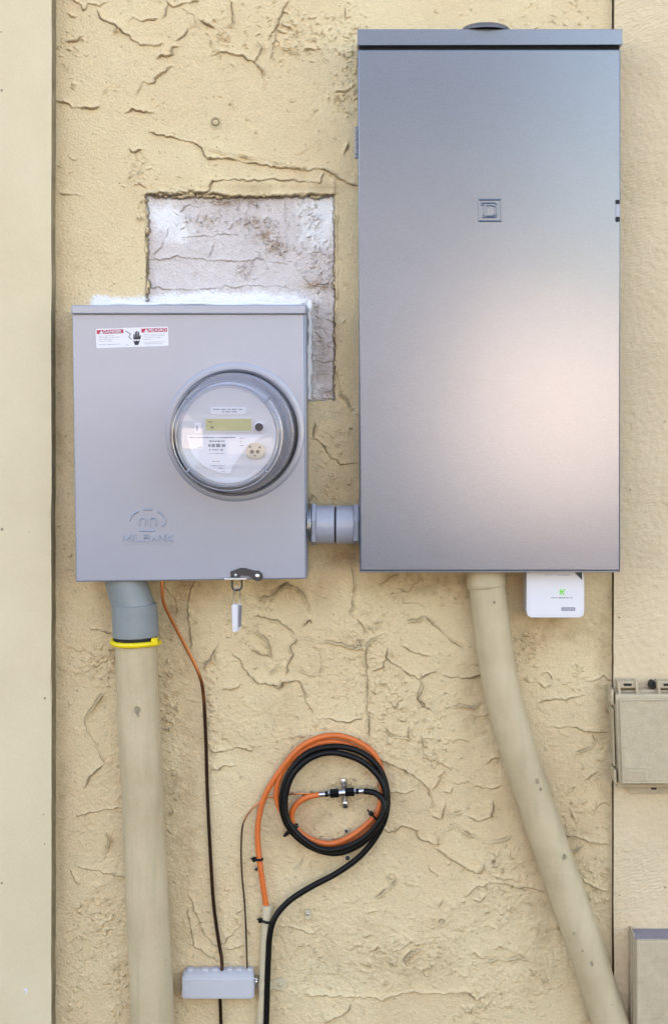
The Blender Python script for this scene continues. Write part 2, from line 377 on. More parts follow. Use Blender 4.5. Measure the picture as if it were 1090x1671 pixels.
# structure of the house behind the render; tall enough to keep the wall's own side in shade
wbox('backing', -6, 6, 0.02, 0.25, 0, 3.1, M['stucco'], wall)
X0, X1, Y0, Y1, ST = 80.0, 998.0, -60.0, 1730.0, 1.35
xs = np.arange(X0, X1 + 0.1, ST); ys = np.arange(Y0, Y1 + 0.1, ST)
GX, GY = np.meshgrid(xs, ys); NY, NX = GX.shape
def fbm(shape, beta, seed, low=0.0):
    r = np.random.default_rng(seed); f = np.fft.rfft2(r.standard_normal(shape))
    fy = np.fft.fftfreq(shape[0])[:, None]; fx = np.fft.rfftfreq(shape[1])[None, :]
    k = np.sqrt(fx * fx + fy * fy); k[0, 0] = 1; f *= 1 / np.maximum(k, low) ** beta; f[0, 0] = 0
    z = np.fft.irfft2(f, shape); return z / z.std()
Hh = np.zeros((NY, NX)); DIRT = np.zeros((NY, NX)); STAIN_SHADE = np.zeros((NY, NX)); PALE = np.zeros((NY, NX))
def sstep(a, b, x):
    t = np.clip((x - a) / (b - a), 0, 1); return t * t * (3 - 2 * t)
# broad trowel unevenness and faint sand
Hh += 0.55 * fbm((NY, NX), 2.0, 3, 0.004) + 0.11 * fbm((NY, NX), 0.55, 4, 0.02)
# edges of trowel laps which fade in and out
for sd, amp in ((21, 1.0), (33, 0.9), (47, 0.7)):
    n1 = fbm((NY, NX), 2.1, sd, 0.016); mk = fbm((NY, NX), 2.2, sd + 1, 0.008)
    wdt = 0.06 + 1.2 * sstep(-1.0, 0.5, -mk + 0.1)
    lap = sstep(-1, 1, (n1 - 0.2) / wdt)
    Hh += 1.1 * amp * lap * sstep(0.1, 0.9, mk) * (0.5 + 0.5 * sstep(400, 1000, GY))
# gritty, pitted render: patchy grain of a few millimetres
gm = sstep(-0.6, 1.4, fbm((NY, NX), 2.0, 71, 0.006) + 0.5 * sstep(700, 1300, GY))
gm = gm * (0.35 + 0.65 * sstep(500, 1100, GY))
g1 = fbm((NY, NX), 2.6, 72, 0.075); g2 = fbm((NY, NX), 2.4, 73, 0.14)
Hh += (0.10 + 0.55 * gm) * np.sign(g1) * np.abs(g1) ** 1.4 * 0.27 + (0.07 + 0.20 * gm) * g2
def stroke(pts, amp, width=1.3, dirt=0.3, wob=0.8, side=1, lapw=9.0, rs=None):
    """one trowel ridge along a line: a lip on one side, a dark crease on the other"""
    rs = rs or rng
    P0 = np.array(pts, float); seg = np.diff(P0, axis=0); ln = np.hypot(seg[:, 0], seg[:, 1]); tot = ln.sum()
    n = max(3, int(tot / 3.0)); u = np.linspace(0, tot, n); cum = np.r_[0, np.cumsum(ln)]
    q = np.c_[np.interp(u, cum, P0[:, 0]), np.interp(u, cum, P0[:, 1])]
    w = rs.standard_normal((n, 2)); w = (w + np.roll(w, 1, 0)) * 0.6 * wob; q = q + w
    am = np.clip(0.8 + 0.42 * np.interp(np.arange(n), np.arange(0, n + 4, 4), rs.standard_normal(len(np.arange(0, n + 4, 4)))), 0.3, 1.6)
    am *= np.clip(np.minimum(u, tot - u) / min(6.0, tot * 0.3) + 0.25, 0, 1)
    pad = 14
    i0 = max(0, int((q[:, 0].min() - pad - X0) / ST)); i1 = min(NX, int((q[:, 0].max() + pad - X0) / ST) + 1)
    j0 = max(0, int((q[:, 1].min() - pad - Y0) / ST)); j1 = min(NY, int((q[:, 1].max() + pad - Y0) / ST) + 1)
    if i1 <= i0 or j1 <= j0: return
    gx = GX[j0:j1, i0:i1]; gy = GY[j0:j1, i0:i1]
    best = np.full(gx.shape, 1e9); sg = np.zeros(gx.shape); aa = np.zeros(gx.shape)
    for k in range(n - 1):
        ax, ay = q[k]; bx, by = q[k + 1]; dx, dy = bx - ax, by - ay; l2 = dx * dx + dy * dy + 1e-9
        t = np.clip(((gx - ax) * dx + (gy - ay) * dy) / l2, 0, 1)
        ex = gx - ax - t * dx; ey = gy - ay - t * dy; dd = ex * ex + ey * ey
        m = dd < best; best[m] = dd[m]
        cr = dx * (gy - ay) - dy * (gx - ax)
        sg[m] = np.sign(cr)[m]; aa[m] = (am[k] * (1 - t) + am[k + 1] * t)[m]
    s = np.sqrt(best) * sg * -side      # positive = above the line for a left-to-right stroke
    lip = np.exp(-((s - width) / width) ** 2) + 0.38 * np.where(s > 0, np.exp(-s / lapw), 0) * np.exp(-best / 160.0)
    crease = np.exp(-((s + width * 0.45) / (width * 0.75)) ** 2)
    Hh[j0:j1, i0:i1] += amp * aa * (1.5 * lip - 0.8 * crease)
    dv = dirt * np.clip(aa, 0, 1) * np.exp(-((s + width * 0.4) / (width * 0.62)) ** 2)
    DIRT[j0:j1, i0:i1] = np.maximum(DIRT[j0:j1, i0:i1], dv)
T = []   # traced ridges: (origin x, origin y, scale of the crop they were read from, lines)
T.append((90, 0, 4.192, [
 [(120,5),(170,25),(200,75),(235,25),(300,45),(350,25)], [(90,95),(120,115),(150,115)], [(290,75),(325,135),(420,175),(435,190),(400,230)],
 [(85,290),(150,275),(200,235)], [(80,345),(115,352)], [(515,150),(530,115),(590,145),(640,135),(700,130)], [(770,10),(765,50),(740,115)],
 [(770,10),(800,50),(850,45),(900,20),(980,8)], [(860,60),(950,105),(965,170),(910,180)], [(965,120),(1040,170),(1090,190)],
 [(835,290),(880,250),(915,205)], [(705,405),(720,385),(800,380),(805,325),(850,320)], [(430,185),(520,260),(590,315),(690,310),(740,300)],
 [(560,650),(580,600),(605,565),(640,580),(685,570),(685,540),(730,515),(770,465),(810,460)], [(330,640),(375,610),(440,610)],
 [(10,690),(100,715),(130,740),(210,735),(260,745),(300,725)], [(480,770),(540,750),(610,770),(680,775)],
 [(655,905),(700,920),(800,935),(860,960),(940,970),(1000,1010),(1040,1090),(1090,1080)], [(515,1015),(530,1045),(600,1020)],
 [(480,1230),(510,1230),(550,1190),(590,1170),(600,1130),(640,1110)], [(85,1075),(130,1100),(155,1090)], [(20,1325),(80,1330),(200,1340)], [(560,1245),(630,1290)]]))
T.append((330, 0, 4.037, [
 [(190,0),(200,80),(210,140),(165,185)], [(0,145),(80,185)], [(100,245),(150,258),(190,235)],
 [(55,385),(100,350),(160,340),(230,370),(270,360),(300,395),(345,410),(385,460),(410,530),(400,590)], [(345,410),(365,380),(390,310),(355,270)],
 [(430,260),(490,180),(520,100),(565,5)], [(455,400),(460,320),(490,215)], [(500,215),(560,215)], [(520,170),(600,195)], [(590,240),(690,210)],
 [(730,210),(790,250)], [(520,305),(590,345),(640,360)], [(680,325),(750,330)], [(880,605),(950,600),(1015,565)], [(720,740),(760,715)],
 [(865,680),(880,650),(915,655)], [(40,985),(150,1005),(400,1060),(560,1090),(700,1115)],
 [(40,1045),(200,1050),(380,1085),(500,1105),(700,1120),(800,1110),(930,1190),(1015,1230)],
 [(50,1250),(60,1195),(200,1180),(330,1192),(460,1183),(600,1190),(720,1200),(780,1205),(800,1130)], [(935,1025),(960,945)]]))
T.append((240, 940, 4.542, [
 [(350,45),(310,150),(305,300),(320,400),(330,540)], [(770,125),(840,160),(940,145),(1010,65),(1080,70)], [(130,90),(220,190),(230,280)],
 [(810,300),(920,315),(1000,350),(1085,420)], [(820,340),(790,400),(890,470),(915,590),(850,580),(790,545)], [(420,680),(480,610),(530,510)],
 [(500,580),(520,670)], [(630,570),(690,620),(740,720),(820,785),(940,810),(1000,830),(1020,780),(1085,790)], [(565,845),(620,830),(670,820),(685,795)],
 [(915,720),(940,670),(1000,650)], [(470,1280),(510,1310),(560,1295),(670,1275),(780,1290)], [(470,1440),(520,1435),(560,1410),(650,1410)], [(310,920),(380,940)]]))
T.append((440, 900, 4.192, [
 [(0,285),(60,255),(110,215),(190,245),(240,300),(285,410)],
 [(0,460),(90,495),(150,545),(190,585),(240,590),(310,610),(490,625),(520,650),(610,660),(660,630),(740,575)],
 [(190,585),(145,650),(160,700),(120,780),(120,830)], [(235,510),(250,475),(280,465),(285,500)], [(560,90),(575,200),(570,370),(545,415)],
 [(600,470),(650,510),(640,580)], [(660,650),(660,820),(665,1000),(670,1180),(690,1300)], [(0,905),(60,940),(100,890),(200,885),(230,915),(240,1000),(290,1100)],
 [(345,690),(360,790),(340,840),(250,830),(210,795)], [(320,1140),(420,1145),(520,1170),(640,1135)], [(755,245),(770,220),(830,170),(880,150)],
 [(880,250),(940,275),(1010,200),(1040,150)], [(910,350),(980,350),(1060,380)], [(940,475),(1000,470),(1050,445),(1090,470)],
 [(810,655),(790,720),(880,790),(950,830),(1020,875),(1090,840)], [(700,810),(770,790),(790,720)], [(910,650),(990,690),(1090,715)],
 [(1050,880),(1020,960),(1015,1010),(1090,1070)], [(810,1020),(860,1080),(880,1020)], [(880,1140),(905,1165),(930,1140)],
 [(790,1210),(850,1265),(950,1270),(960,1200)], [(830,980),(880,930)]]))
T.append((600, 1280, 4.192, [
 [(150,50),(260,65),(310,35)], [(390,0),(430,60),(435,150)], [(440,215),(510,240),(520,130)], [(545,160),(560,215),(640,190)],
 [(110,315),(180,325),(230,275),(330,320),(345,370),(420,395),(480,410)],
 [(480,430),(490,370),(540,310),(600,270),(660,330),(730,350),(780,390),(880,385),(950,365),(970,340)],
 [(480,440),(540,490),(640,550),(730,610),(770,605),(790,540)], [(690,230),(770,250),(840,225),(860,160),(855,120)], [(410,560),(440,600),(480,630)],
 [(0,800),(60,770),(110,730),(160,690),(190,640)], [(680,765),(720,720),(790,690),(860,668),(950,680),(1030,710),(1090,718)], [(715,800),(770,795),(800,765)],
 [(845,625),(900,640),(1010,655)], [(490,830),(505,790)], [(320,950),(330,900)], [(20,1150),(80,1100)], [(150,1140),(220,1130),(290,1085)],
 [(245,1220),(265,1165),(330,1130),(410,1100)], [(700,1165),(720,1140),(780,1190)], [(820,1200),(880,1190),(960,1195),(1030,1175),(1090,1190)],
 [(-420,1440),(-330,1445),(-250,1448),(0,1455),(100,1470),(160,1440),(200,1450),(300,1415),(420,1425),(520,1435),(580,1415),(690,1425),(740,1475),(800,1445)],
 [(640,1510),(650,1550),(710,1565),(715,1520)], [(590,1600),(600,1640)], [(800,1540),(830,1490)], [(0,880),(60,860)], [(110,900),(125,840)]]))
T.append((820, 1000, 3.342, [
 [(180,370),(200,340),(240,325),(270,360)], [(195,380),(230,410),(270,375)], [(445,380),(510,370),(550,345),(580,380)],
 [(185,520),(195,490),(290,465),(340,475),(440,450)], [(280,625),(390,620),(430,640),(510,650),(580,650)], [(490,650),(505,710),(460,745),(400,760)],
 [(445,920),(515,870)], [(490,1080),(540,1035),(580,1050)], [(345,1215),(430,1230),(480,1250),(580,1260)], [(380,1300),(440,1270)],
 [(420,1440),(500,1500),(590,1525)], [(0,1470),(60,1490),(150,1500),(240,1525)]]))
T.append((600, 1000, 3.633, [
 [(310,395),(370,350),(415,350)], [(440,365),(500,380),(580,390),(660,365)], [(345,25),(420,100),(480,150),(560,210)], [(500,560),(550,545),(640,560)],
 [(640,620),(720,605)], [(700,900),(740,860),(800,855)], [(320,730),(330,850),(380,880),(410,880)], [(430,890),(490,920)],
 [(80,870),(180,915),(270,960),(340,1020),(370,1090)], [(500,770),(530,745),(600,770)], [(395,1040),(440,950)], [(500,1000),(545,1020),(605,1000)],
 [(460,1060),(490,1070),(505,1040)], [(640,1030),(740,1045),(780,1030)], [(310,400),(330,440),(300,510),(320,550),(380,580)]]))
T.append((0, 1000, 2.49, [
 [(370,60),(450,85)], [(420,320),(350,420),(350,470),(390,530),(425,610)], [(345,710),(370,660),(420,620)], [(320,1035),(520,1075)],
 [(320,825),(400,805),(490,790)], [(430,880),(445,930),(415,1000)], [(770,1150),(830,1300),(880,1355)], [(760,1200),(790,1350),(890,1420)],
 [(900,1350),(985,1260)], [(920,1365),(990,1355)], [(290,1050),(315,1105)]]))
T.append((150, 1400, 2.422, [[(720,310),(770,265),(870,300),(900,280)], [(920,656),(930,640),(1010,610),(1020,580)], [(800,45),(840,0)]]))
T.append((480, 480, 3.979, [[(275,510),(300,640),(355,700),(370,740)], [(140,830),(125,930),(185,970),(230,1050),(310,1105),(405,1095)], [(100,1360),(120,1290),(150,1330)]]))
for ox, oy, s, lines in T:
    for ln in lines:
        stroke([(ox + a / s, oy + b / s) for a, b in ln], rng.uniform(2.2, 3.4), rng.uniform(1.25, 1.6), rng.uniform(0.5, 0.85),
               1.15, 1 if rng.random() < 0.75 else -1)
stroke([(564, 10), (564, 32)], 2.2, 1.5, 0.9, 0.3)
# crumbs of render: short strokes in loose clusters and thinly everywhere
CL = [(490,55,70,45,60),(575,95,18,70,30),(360,60,40,50,14),(120,80,30,40,10),(230,275,25,40,14),(560,170,20,60,12),(160,1080,38,28,34),(155,1500,34,55,48),
      (190,1600,22,60,24),(130,1620,25,50,16),(278,1160,14,120,44),(345,1180,18,100,22),(270,1450,12,60,10),(640,1150,55,80,46),(600,1040,45,45,40),
      (700,1200,50,60,30),(560,1110,50,50,22),(640,1560,80,40,50),(740,1540,60,60,30),(860,1060,30,40,24),(960,1440,40,40,26),(940,1100,30,40,10),
      (590,1290,60,50,26),(560,1380,50,40,18),(500,1560,60,60,20),(820,1450,30,60,20),(930,1330,40,60,16),(880,1600,30,50,14),(480,1210,60,50,16),
      (410,1010,50,50,20),(800,1640,90,40,16),(640,960,50,40,18),(750,960,60,30,14),(380,1480,40,80,10),(120,900,20,60,6),(545,760,25,60,18),(900,30,80,25,10)]
def crumb(x, y):
    n = rng.integers(2, 6); a = rng.uniform(0, 6.28); p = [(x, y)]
    st = rng.uniform(1.2, 3.0)
    for _ in range(n): a += rng.normal(0, 1.1); p.append((p[-1][0] + st * math.cos(a), p[-1][1] + st * 0.8 * math.sin(a)))
    stroke(p, rng.uniform(1.1, 2.7), rng.uniform(0.8, 1.25), rng.uniform(0.1, 0.6), 0.4, 1 if rng.random() < 0.6 else -1, 4.0)
for cx, cy, rx, ry, n in CL:
    for _ in range(int(n * 3.2)): crumb(cx + rng.normal(0, rx * 0.55), cy + rng.normal(0, ry * 0.55))
dens = fbm((NY, NX), 1.6, 77, 0.008)
for _ in range(2600):
    x, y = rng.uniform(X0 + 8, X1 - 8), rng.uniform(Y0 + 8, Y1 - 8)
    if dens[int((y - Y0) / ST), int((x - X0) / ST)] > rng.uniform(-0.3, 1.6): crumb(x, y)
# pin holes and small dark pocks
for _ in range(1100):
    x, y, r = rng.uniform(X0, X1), rng.uniform(Y0, Y1), rng.uniform(0.7, 1.6)
    i, j = int((x - X0) / ST), int((y - Y0) / ST)
    sl = np.s_[max(0, j - 3):j + 4, max(0, i - 3):i + 4]
    g = np.exp(-((GX[sl] - x) ** 2 + (GY[sl] - y) ** 2) / (r * r)); Hh[sl] -= 1.2 * g; DIRT[sl] = np.maximum(DIRT[sl], rng.uniform(0.1, 0.7) * g)
def blob(A, x, y, rx, ry, v, p=2.0, rough=0.0):
    g = v * np.exp(-(np.abs((GX - x) / rx) ** p + np.abs((GY - y) / ry) ** p))
    if rough: g = g * np.clip(1 + rough * NZ, 0, 2)
    np.maximum(A, g, out=A)
NZ = fbm((NY, NX), 1.5, 91, 0.01); NF = fbm((NY, NX), 0.9, 92, 0.02)
for x, y, r in ((352, 200, 6), (586, 1049, 5), (639, 1431, 5), (720, 1504, 4.5), (806, 1407, 4), (395, 1562, 3), (498, 1300, 4)):
    blob(DIRT, x, y, r, r, 0.75, 2, 0.5); Hh -= 2.5 * np.exp(-((GX - x) ** 2 + (GY - y) ** 2) / (r * r * 0.5)); Hh += 1.5 * np.exp(-((np.hypot(GX - x, GY - y) - r * 1.5) / 2.2) ** 2)
prg = lambda x, y, a: None
# gouge right of the bent conduit
stroke([(928, 1321), (937, 1336)], 3.0, 2.6, 0.8, 0.5)
# run-off and rust stains, deepened under the boxes as painted contact shade
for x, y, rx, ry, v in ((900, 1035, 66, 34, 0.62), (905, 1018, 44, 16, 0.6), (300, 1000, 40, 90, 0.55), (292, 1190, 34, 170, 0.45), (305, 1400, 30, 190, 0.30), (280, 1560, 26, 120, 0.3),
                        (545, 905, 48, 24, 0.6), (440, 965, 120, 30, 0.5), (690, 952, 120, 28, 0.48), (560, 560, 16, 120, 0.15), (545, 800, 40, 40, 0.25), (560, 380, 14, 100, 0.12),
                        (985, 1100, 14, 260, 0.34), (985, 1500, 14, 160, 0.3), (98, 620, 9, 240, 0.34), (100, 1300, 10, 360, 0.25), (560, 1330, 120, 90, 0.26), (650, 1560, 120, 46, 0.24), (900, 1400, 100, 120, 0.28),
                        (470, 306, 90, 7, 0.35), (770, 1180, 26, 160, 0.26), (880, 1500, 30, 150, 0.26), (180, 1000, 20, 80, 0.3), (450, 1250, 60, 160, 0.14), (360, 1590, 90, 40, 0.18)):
    blob(STAIN_SHADE, x, y, rx, ry, v * 0.75, 2, 0.45)
STAIN_SHADE += 0.03 * np.clip(NZ, 0, 2); 
# the sunken area of grey plaster round the meter box
inp = (((GX > 240) & (GX < 547) & (GY > 321) & (GY < 560)) | ((GX > 470) & (GX < 547) & (GY >= 560) & (GY < 655)))
edge_n = 1.6 * fbm((NY, NX), 1.2, 55, 0.03)
inp = (((GX + edge_n > 241) & (GX + edge_n * .7 < 546) & (GY + edge_n > 321) & (GY < 560)) | ((GX > 470) & (GX + edge_n * .7 < 546) & (GY >= 560) & (GY + edge_n < 654)))
# raised worn strip over the plaster and its dirty upper joint
band = sstep(292, 297, GY + 1.5 * NZ) * (1 - sstep(313, 318, GY + 1.0 * NZ)) * sstep(341, 346, GX) * (1 - sstep(545, 549, GX))
Hh += 2.2 * band
stroke([(236, 318), (262, 316), (300, 314), (340, 312), (342, 300)], 2.5, 2.0, 0.9, 1.6)
stroke([(240, 319.5), (300, 317.5), (345, 316.5), (400, 320), (470, 319), (548, 317)], 2.5, 2.4, 1.0, 1.0)
stroke([(238, 322), (240, 360), (238, 400), (241, 440), (239, 490)], 1.5, 1.6, 0.95, 0.8)
stroke([(548, 322), (547, 380), (548, 440), (547, 520), (548, 600), (547, 654)], 1.5, 1.5, 0.9, 0.8)
for _ in range(36): crumb(rng.uniform(236, 345), rng.uniform(305, 322))
for _ in range(14): crumb(rng.uniform(225, 242), rng.uniform(318, 360))
# plaster colour: dusty diagonal smear, white filler dabs
Hp = 0.5 * fbm((NY, NX), 1.3, 61, 0.012) + 0.18 * fbm((NY, NX), 0.8, 62, 0.03)
pd = np.zeros((NY, NX))
def psmear(x, y, rx, ry, v): 
    g = v * np.exp(-(((GX - x) / rx) ** 2 + ((GY - y) / ry) ** 2)) * np.clip(0.75 + 0.7 * NF, 0, 2); np.maximum(pd, g, out=pd)
for x, y, rx, ry, v in ((345, 358, 50, 16, 0.30), (410, 362, 24, 12, 0.5), (432, 385, 18, 12, 0.65), (452, 405, 16, 12, 0.7), (365, 330, 40, 7, 0.55), (405, 326, 30, 6, 0.6),
                        (520, 465, 28, 8, 0.9), (530, 420, 18, 6, 0.45), (500, 345, 14, 18, 0.35), (525, 560, 24, 60, 0.35), (400, 440, 12, 10, 0.4), (316, 447, 6, 5, 0.7), (300, 420, 60, 12, 0.18), (520, 640, 24, 10, 0.5), (510, 648, 10, 5, 1.0)):
    psmear(x, y, rx, ry, v)
pw = np.zeros((NY, NX))
for x, y, rx, ry, v in ((268, 350, 44, 34, 1.0), (285, 372, 28, 28, 0.9), (520, 350, 40, 42, 1.0), (528, 385, 24, 26, 0.8), (370, 488, 150, 12, 1.0), (515, 640, 20, 16, 0.9), (510, 560, 9, 70, 0.6)):
    g = v * sstep(0.12, 0.85, np.exp(-(((GX - x) / rx) ** 2 + ((GY - y) / ry) ** 2)) + 0.10 * NZ + 0.12 * NF); np.maximum(pw, g, out=pw)
Hsave = Hh.copy()
rngp = np.random.default_rng(9)
Hh = Hp.copy(); Dsave = DIRT; DIRT = np.zeros((NY, NX))
for ln in ([(243,423),(290,418),(350,425),(420,423),(470,430)], [(243,470),(330,472),(400,465),(470,468)], [(465,327),(464,355)], [(340,418),(348,405),(350,395)], [(292,345),(300,335),(330,335)],
           [(480,430),(500,415),(520,410),(545,423)], [(490,450),(510,466),(545,462)], [(540,425),(535,455)], [(250,420),(262,400),(275,370)], [(300,387),(340,383),(380,380)], [(508,590),(545,590)], [(507,555),(512,540),(530,552)]):
    stroke(ln, 1.3, 1.1, 0.5, 1.4, rs=rngp)
def pcrumb(x, y):
    a = rngp.uniform(0, 6.28); p = [(x, y)]
    for _ in range(4): a += rngp.normal(0, 0.9); p.append((p[-1][0] + 2.4 * math.cos(a), p[-1][1] + 2.4 * math.sin(a)))
    stroke(p, rngp.uniform(1.0, 2.2), 1.1, rngp.uniform(0.2, 0.8), 0.4, rs=rngp)
for cx, cy, rx, ry, n in ((420,365,40,16,40),(450,400,22,18,40),(505,350,18,26,26),(520,440,30,40,46),(390,330,60,8,30),(520,560,22,80,60),(340,360,50,14,24),(400,440,14,12,12),(525,640,20,14,20)):
    for _ in range(n * 2): pcrumb(cx + rngp.normal(0, rx * 0.6), cy + rngp.normal(0, ry * 0.6))
Hh = np.where(inp, Hh - 10.0, Hsave); DIRT = np.where(inp, DIRT, Dsave)
smr = sstep(478, 489, GY + 2.5 * NZ + 1.5 * NF) * sstep(140, 156, GX + 6 * NZ) * (1 - sstep(500, 506, GX)) * (1 - sstep(503, 509, GY))
Hh += 2.0 * smr
STAIN_SHADE = np.where(inp, np.clip(pd, 0, 0.9) * 0.75, np.clip(STAIN_SHADE, 0, 0.7)); PALE = np.where(inp, np.clip(np.maximum(pw, smr), 0, 1), smr); STAIN_SHADE = STAIN_SHADE * (1 - smr); DIRT = DIRT * (1 - 0.8 * smr)
# joint dirt just inside the rim of the plaster
rim = inp & ~(np.roll(inp, 2, 0) & np.roll(inp, -2, 0) & np.roll(inp, 2, 1) & np.roll(inp, -2, 1))
DIRT = np.where(rim & ((GY < 330) | (GX > 535) | (GX < 250)), np.maximum(DIRT, 0.62), DIRT)
vx = wx(GX).ravel(); vz = wz(GY).ravel(); vy = -(Hh.ravel() * S)
vid = np.arange(NX * NY).reshape(NY, NX)
quad = np.stack([vid[:-1, :-1], vid[1:, :-1], vid[1:, 1:], vid[:-1, 1:]], -1).reshape(-1, 4)
fin = (inp[:-1, :-1] & inp[1:, :-1] & inp[1:, 1:] & inp[:-1, 1:]).ravel()
co_all = np.stack([vx, vy, vz], -1).astype(np.float32)
wear_shade = np.stack([np.clip(DIRT, 0, 0.95).ravel(), STAIN_SHADE.ravel(), PALE.ravel(), np.ones(NX * NY)], -1).astype(np.float32)
def grid_mesh(name, faces, m, parent):
    used = np.unique(faces); rem = np.zeros(NX * NY, np.int64); rem[used] = np.arange(len(used))
    f = rem[faces].astype(np.int32); me = bpy.data.meshes.new(name)
    me.vertices.add(len(used)); me.vertices.foreach_set('co', co_all[used].ravel())
    me.loops.add(f.size); me.loops.foreach_set('vertex_index', f.ravel())
    me.polygons.add(len(f)); me.polygons.foreach_set('loop_start', np.arange(0, f.size, 4, dtype=np.int32))
    me.polygons.foreach_set('use_smooth', np.ones(len(f), bool))
    me.update(calc_edges=True)
    a = me.color_attributes.new('wear', 'FLOAT_COLOR', 'POINT'); a.data.foreach_set('color', wear_shade[used].ravel())
    return link(name, me, m, parent)
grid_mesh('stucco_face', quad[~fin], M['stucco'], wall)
pp = grid_mesh('plaster_patch', quad[fin], M['patch'], wall)
pp['label'] = 'sunken grey plaster patch with white filler above and beside the meter box'
# plain continuations of the render outside the photograph
tz0, tz1 = wz(Y1), wz(Y0)
wbox('stucco_face', wx(X0), wx(X1), -0.0005, 0.019, tz1, 3.1, M['stucco'], wall)
wbox('stucco_face', wx(X0), wx(X1), -0.0005, 0.019, 0.0, tz0, M['stucco'], wall)
wbox('stucco_face', -6, wx(-330), -0.0005, 0.019, 0, 3.1, M['stucco'], wall)
wbox('stucco_face', wx(1420), 6, -0.0005, 0.019, 0, 3.1, M['stucco'], wall)
# trim boards either side
def board(name, x0, x1, d, m, me_edge, jag_right, seed):
    """upright board with a slightly wandering edge"""
    rr = random.Random(seed); bm = bmesh.new(); n = 130; f = []
    zz = [0.0 + 3.1 * i / n for i in range(n + 1)]; off = 0
    for z in zz:
        off = off * 0.8 + rr.gauss(0, 0.00022)
        xa, xb = (x0, x1 + off) if jag_right else (x0 + off, x1)
        f.append([bm.verts.new((xa, 0.018, z)), bm.verts.new((xa, -d, z)), bm.verts.new((xb, -d, z)), bm.verts.new((xb, 0.018, z))])
    for i in range(n):
        for k in range(3):
            fc = bm.faces.new((f[i][k], f[i][k + 1], f[i + 1][k + 1], f[i + 1][k]))
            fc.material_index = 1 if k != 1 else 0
    bmesh.ops.bevel(bm, geom=[e for e in bm.edges if abs(e.verts[0].co.y + d) < 1e-6 and abs(e.verts[1].co.y + d) < 1e-6 and abs(e.verts[0].co.z - e.verts[1].co.z) > 1e-4],
                    offset=0.0016, segments=2, affect='EDGES')
    o = from_bm(name, bm, [m, me_edge], wall, True); return o
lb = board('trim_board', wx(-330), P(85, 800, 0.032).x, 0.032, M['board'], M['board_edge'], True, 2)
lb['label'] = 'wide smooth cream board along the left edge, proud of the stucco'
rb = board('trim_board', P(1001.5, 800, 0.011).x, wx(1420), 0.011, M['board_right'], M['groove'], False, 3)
rb['label'] = 'flat cream board along the right edge with faint slanting saw marks'
# slanting saw marks: fine relief on the right board
nt = M['board_right'].node_tree; n = nt.nodes; l = nt.links
geo = n.new('ShaderNodeNewGeometry'); wv = n.new('ShaderNodeTexWave'); mp = n.new('ShaderNodeMapping'); mp.inputs['Rotation'].default_value = (0, R(20), 0)
l.new(geo.outputs['Position'], mp.inputs['Vector']); l.new(mp.outputs['Vector'], wv.inputs['Vector'])
wv.bands_direction = 'Z'; wv.inputs['Scale'].default_value = 62; wv.inputs['Distortion'].default_value = 9; wv.inputs['Detail'].default_value = 3
b2 = n.new('ShaderNodeBump'); b2.inputs['Distance'].default_value = 0.0006; b2.inputs['Strength'].default_value = 0.7
nzm = n.new('ShaderNodeTexNoise'); nzm.inputs['Scale'].default_value = 6; l.new(geo.outputs['Position'], nzm.inputs['Vector'])
mrm = n.new('ShaderNodeMapRange'); mrm.inputs['From Min'].default_value = 0.42; mrm.inputs['From Max'].default_value = 0.68; l.new(nzm.outputs['Fac'], mrm.inputs['Value'])
mm = n.new('ShaderNodeMath'); mm.operation = 'MULTIPLY'; l.new(wv.outputs['Fac'], mm.inputs[0]); l.new(mrm.outputs['Result'], mm.inputs[1])
l.new(mm.outputs[0], b2.inputs['Height']); bs = n['Principled BSDF']; l.new(bs.inputs['Normal'].links[0].from_socket, b2.inputs['Normal']); l.new(b2.outputs['Normal'], bs.inputs['Normal'])
prism('paint_fleck', [(39, 1614), (44, 1613), (46, 1617), (44, 1622), (42, 1624), (43, 1618), (40, 1617)], 0.0328, 0.0318, M['white'], wall)

def screw(px, py, r, d0=0.0, m=None, parent=None, name='screw', h=0.003):
    """pan head with a slot, on whatever lies at depth d0"""
    o = P(px, py, d0); rr = r * S; bm = bmesh.new()
    add_lathe(bm, [(rr * 1.0, 0), (rr, h * .45), (rr * .8, h * .85), (rr * .35, h), (rr * .3, h * .55), (0, h * .5)], o, segs=16)
    return from_bm(name, bm, m or M['steel'], parent, True)
for x, y, r in ((352, 200, 4.5), (586, 1049, 4), (639, 1431, 4), (720, 1504, 3.6)):
    screw(x, y, r, -0.001, M['stucco'], wall)

# ------------------------------------------------------------------ tall breaker panel
bp = thing('breaker_panel', 'tall grey steel electrical panel with closed door, on the right', 'panel')
PD = 0.088
box('cabinet', [(585, 62), (1009, 62), (1008, 929), (588, 929)], PD - 0.016, 0.004, M['panel'], bp, 0.002)
box('top_cap', [(583, 47.5), (1015, 47.5), (1015, 73), (583, 74)], PD + 0.004, 0.002, M['panel'], bp, 0.0006)
box('shadow_gap', [(586, 70), (1010, 70), (1010, 84), (586, 84)], PD - 0.010, PD - 0.03, M['gap'], bp)
# door: a shallow tray with turned edges
door = box('door', [(583.5, 80.5), (1012, 80), (1011.5, 932), (587, 932)], PD, PD - 0.022, M['panel'], bp, 0.0022, 3)
box('door_lip', [(587, 931.3), (1011, 931.3), (1011, 934.2), (587, 934.2)], PD - 0.003, PD - 0.024, M['panel'], door, 0.0005)
# latch in the right edge of the door
lt = box('latch', [(1004, 333), (1011, 333), (1011, 354), (1004, 354)], PD + 0.0012, PD - 0.006, M['fitting'], bp, 0.0008)
for y0, y1 in ((326, 333), (354, 362)):
    prism('latch_slot', rrect(1003.5, y0, 1010.5, y1, 1.5, 3), PD + 0.0006, PD - 0.004, M['gap'], lt)
